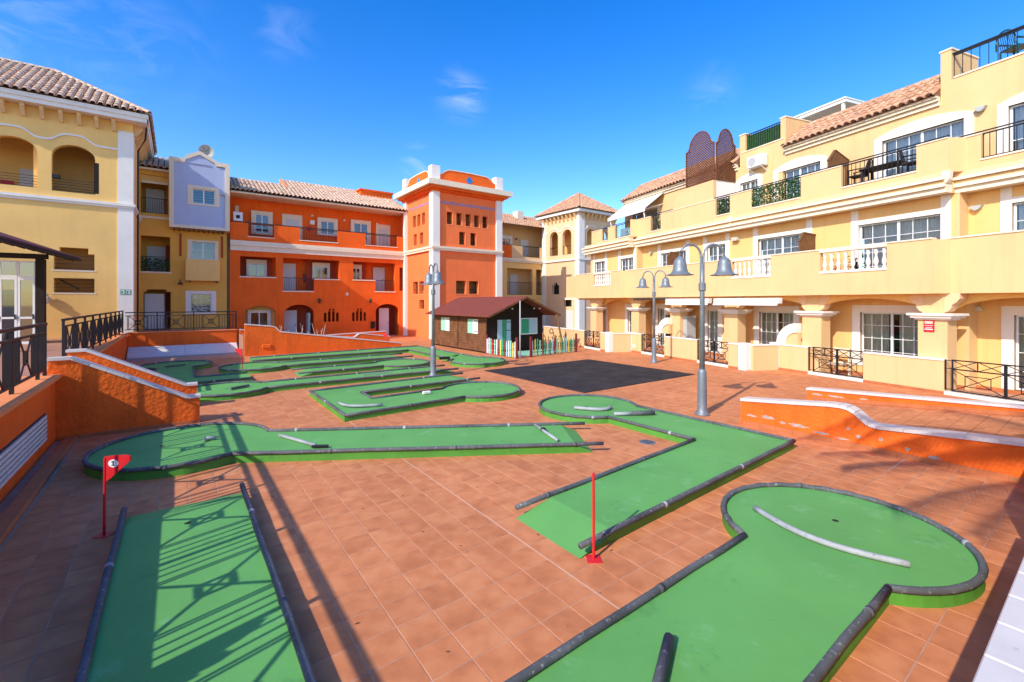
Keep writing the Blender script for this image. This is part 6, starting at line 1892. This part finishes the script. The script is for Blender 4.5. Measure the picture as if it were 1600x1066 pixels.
# plants on the far terrace
def bush(name, label, fr, c, r, n, mt, seed, leaf=.09, pot=None, group=None, cat='plant'):
    random.seed(seed)
    T = thing(name, label, cat, fr, c[0], c[1], c[2], group=group)
    if pot: MB().lathe([(pot * .7, c[2]), (pot, c[2] + pot * 1.5), (pot * 1.08, c[2] + pot * 1.5), (pot * 1.08, c[2] + pot * 1.7), (0, c[2] + pot * 1.6)], c[:2], 14).part('pot', 'terracotta_pot', T)
    h0 = c[2] + (pot * 1.6 if pot else 0)
    m = MB(); st = MB()
    for k in range(7):
        t = random.uniform(0, 6.28)
        st.tube([(c[0], c[1], h0), (c[0] + r[0] * .4 * math.cos(t), c[1] + r[1] * .4 * math.sin(t), h0 + r[2] * random.uniform(.7, 1.4))], .018, 5)
    st.part('stem', 'palm_trunk', T)
    for k in range(n):
        v = Vector((random.gauss(0, .5), random.gauss(0, .5), random.gauss(0, .5)))
        if v.length > 1.15: v *= 1.15 / v.length
        p = Vector((c[0] + v.x * r[0], c[1] + v.y * r[1], h0 + r[2] + v.z * r[2]))
        d = Vector((random.uniform(-1, 1), random.uniform(-1, 1), random.uniform(-.8, .5))).normalized() * leaf * random.uniform(.6, 1.2)
        e = d.cross(Vector((random.uniform(-1, 1), random.uniform(-1, 1), 1))).normalized() * leaf * .3
        m.quad(p - d, p + e, p + d, p - e)
    m.part('foliage', mt, T)
bush('potted_plant', 'yellowish leafy plant under the far awning', 'R', (-23.3, 17.75, 6.36), (.85, .35, .55), 520, 'plant_ochre', 31, .11, .22, 'terrace plants')
bush('potted_plant', 'small plant behind the far narrow balcony rail', 'R', (-25.95, 17.6, 6.36), (.28, .2, .35), 160, 'plant_leaf', 32, .07, .16, 'terrace plants')
bush('potted_plant', 'dark plant behind the balcony rail left of the lattice', 'R', (-20.9, 17.6, 6.36), (.4, .25, .5), 300, 'plant_leaf', 33, .08, .18, 'terrace plants')
MB().box(-24.6, -23.5, 17.55, 17.58, 6.5, 7.4).top('glass_screen', 'shutter_blue', 'blue wind screen behind the far balcony rail', 'screen', 'R', (-24, 17.56, 6.5))
bush('potted_plant', 'pink flowering plant behind the near white balustrade', 'R', (-10.7, 16.95, 3.3), (.22, .15, .35), 150, 'red_paint', 34, .05, .14, 'balcony plants')
bush('potted_plant', 'dark potted plant in the middle of the near white balustrade', 'R', (-10.1, 16.95, 3.3), (.3, .15, .4), 220, 'wicker_dark', 35, .08, .16, 'balcony plants')
# porch chair
T = thing('porch_chair', 'pale folding chair on the porch behind the near gate', 'chair', 'R', -10.9, 17.5, .02)
for z in (.45, .75, .85, .95): MB().box(-11.2, -10.65, 17.55, 17.6, z, z + .05).part('slat', 'cream_trim', T)
for x in (-11.2, -10.69): MB().box(x, x + .04, 17.5, 17.6, .02, 1.02).part('leg', 'cream_trim', T)
MB().box(-11.2, -10.65, 17.1, 17.5, .42, .46).part('seat', 'cream_trim', T)

# ------------------------------------------------------------------ glazed kiosk at the left edge
T = thing('kiosk', 'glazed kiosk with white doors under a plum shingle roof at the left edge', 'kiosk', 'k', -9, 26.5, 1.0)
KA, KB = -6.85, 25.9      # right front corner
MB().box(KA - .26, KA, KB - .05, KB + .22, 1.0, 4.45).part('post', 'wood_dark_and_shaded', T)
for k in range(11):
    x1 = KA - .28 - k * .52; x0 = x1 - .50
    d = MB()
    for a, b, z0, z1 in ((x0, x1, 1.0, 1.1), (x0, x1, 3.60, 3.70), (x0, x1, 2.02, 2.10), (x0, x0 + .07, 1.1, 3.60), (x1 - .07, x1, 1.1, 3.60)): d.box(a, b, KB, KB + .06, z0, z1)
    d = d.part('door', 'white_paint', T)
    for z0, z1 in ((1.1, 2.02), (2.10, 3.60)):
        m = MB(); m.quad((x0 + .07, KB + .03, z0), (x1 - .07, KB + .03, z0), (x1 - .07, KB + .03, z1), (x0 + .07, KB + .03, z1)); m.part('pane', 'pane_dark', d)
    MB().box(x1 - .07, x1 - .04, KB - .04, KB - .001, 2.0, 2.2).part('handle', 'black_metal', d)
    f = MB()
    for a, b, z0, z1 in ((x0, x1, 3.71, 3.77), (x0, x1, 4.30, 4.36), (x0, x0 + .04, 3.77, 4.30), (x1 - .04, x1, 3.77, 4.30)): f.box(a, b, KB + .005, KB + .055, z0, z1)
    f = f.part('transom_light', 'white_paint', T)
    m = MB(); m.quad((x0 + .04, KB + .03, 3.77), (x1 - .04, KB + .03, 3.77), (x1 - .04, KB + .03, 4.30), (x0 + .04, KB + .03, 4.30)); m.part('pane', 'pane_dark', f)
MB().box(KA - 1.45, KA - .9, KB + .5, KB + .55, 1.0, 3.2).part('board', 'purple_board', T)
MB().box(KA - 6, KA + .1, KB - .1, KB + .1, 4.46, 4.66).part('beam', 'wood_dark_and_shaded', T)
XE, zE, SLO = -6.04, 4.58, .38
m = MB(); m.prism([(XE, zE), (XE - 5.5, zE + 5.5 * SLO), (XE - 5.5, zE + 5.5 * SLO + .1), (XE, zE + .09)], 'y', 15.0, 27.05); rf = m.part('roof', 'shingle_plum', T)
MB().box(XE - .05, XE + .06, 15.0, 27.06, zE - .08, zE + .02).part('gutter', 'wood_dark_and_shaded', rf)
for k in range(14):
    b = 15.3 + k * .88
    MB().bar((XE - .1, b, zE - .04), (XE - 5.4, b, zE - .04 + 5.3 * SLO), .14, .09).part('rafter', 'wood_dark_and_shaded', T)

# ------------------------------------------------------------------ plants behind the camera that throw their shade on the court
def palm(label, x, y, h, lean, seed, nf, fl, z0):
    random.seed(seed)
    T = thing('palm_tree', label, 'palm', 'w', x, y, z0)
    c = Vector((x + lean[0], y + lean[1], h))
    P = [Vector((x, y, z0)).lerp(c, t) + Vector((0, 0, 0)) for t in (0, .25, .5, .75, 1)]
    MB().tube(P, .17, 10, r1=.12).part('trunk', 'palm_trunk', T, smooth=True)
    for k in range(nf):
        az = 2 * math.pi * k / nf + random.uniform(-.15, .15); el = random.uniform(.05, .7)
        L = fl * random.uniform(.85, 1.1)
        pts = []
        d = Vector((math.cos(az) * math.cos(el), math.sin(az) * math.cos(el), math.sin(el)))
        p = c.copy()
        for i in range(13):
            pts.append(p.copy()); p = p + d * (L / 12); d = (d + Vector((0, 0, -.10))).normalized()
        m = MB(); m.tube(pts, .025, 5, r1=.006)
        fr = m.part('frond', 'palm_leaf', T)
        m = MB()
        for i in range(2, 13):
            for j in range(4):
                q = pts[i - 1].lerp(pts[i], j / 4)
                t = (pts[i] - pts[i - 1]).normalized()
                sd = t.cross(Vector((0, 0, 1))).normalized()
                ll = .5 * math.sin(math.pi * (i - 1 + j / 4) / 13) ** .6 + .08
                for s in (-1, 1):
                    e = q + (sd * s * .75 + t * .7 + Vector((0, 0, -.5))).normalized() * ll
                    w = t * .034
                    m.f.append([m.V(*(q - w)), m.V(*(q + w)), m.V(*e)])
        m.part('leaflets', 'palm_leaf', fr)
palm('palm tree on the walk beside the viewer, known by its shade at the right', 2.6, -1.15, 7.0, (.1, .1), 4, 34, 4.2, 1.0)
random.seed(17)
T = thing('potted_plant', 'broad leaved plant by the near railing, known by its shade on the striped lane', 'plant', 'ab', -2.45, 3.45, 1.0)
MB().lathe([(.16, 1.0), (.22, 1.38), (.24, 1.38), (.24, 1.44), (0, 1.42)], (-2.45, 3.45), 14).part('pot', 'terracotta_pot', T)
for k in range(11):
    t = random.uniform(0, 6.28); L = random.uniform(.4, .7); e = random.uniform(.35, 1.25)
    d = Vector((math.cos(t) * math.cos(e), math.sin(t) * math.cos(e), math.sin(e))); sd = d.cross(Vector((0, 0, 1))).normalized()
    b = Vector((-2.45, 3.45, 1.42)) + Vector((0, 0, random.uniform(0, .3)))
    m = MB(); pr = None
    for i in range(7):
        f = i / 6; p = b + d * L * f + Vector((0, 0, -.12 * f * f)); w = sd * .10 * math.sin(math.pi * min(1, f * .95 + .05)) ** .7
        cur = (m.V(*(p - w)), m.V(*(p + w)))
        if pr: m.f.append([pr[0], pr[1], cur[1], cur[0]])
        pr = cur
    m.part('leaf', 'palm_leaf', T)

# a few dry leaves and crumbs on the paving
random.seed(44)
m = MB()
for k in range(110):
    a, b = random.uniform(.9, 10), random.uniform(.6, 9)
    X, Y, _ = to_world('ab', a, b)
    z = .1225 if any(inside(p, X, Y) for p in GREENS) else .002
    if k % 3 and z > .1: continue
    c = Vector((a, b, z)); t = random.uniform(0, 6.28); L = random.uniform(.008, .028)
    d = Vector((math.cos(t), math.sin(t), 0)) * L; e = Vector((-math.sin(t), math.cos(t), 0)) * L * .45
    m.quad(c - d, c + e + Vector((0, 0, .004)), c + d, c - e + Vector((0, 0, .003)))
m.top('fallen_leaves', 'wood_screen', 'dry leaf crumbs scattered on the paving', 'leaves', 'ab', (0, 0, 0), kind='stuff')
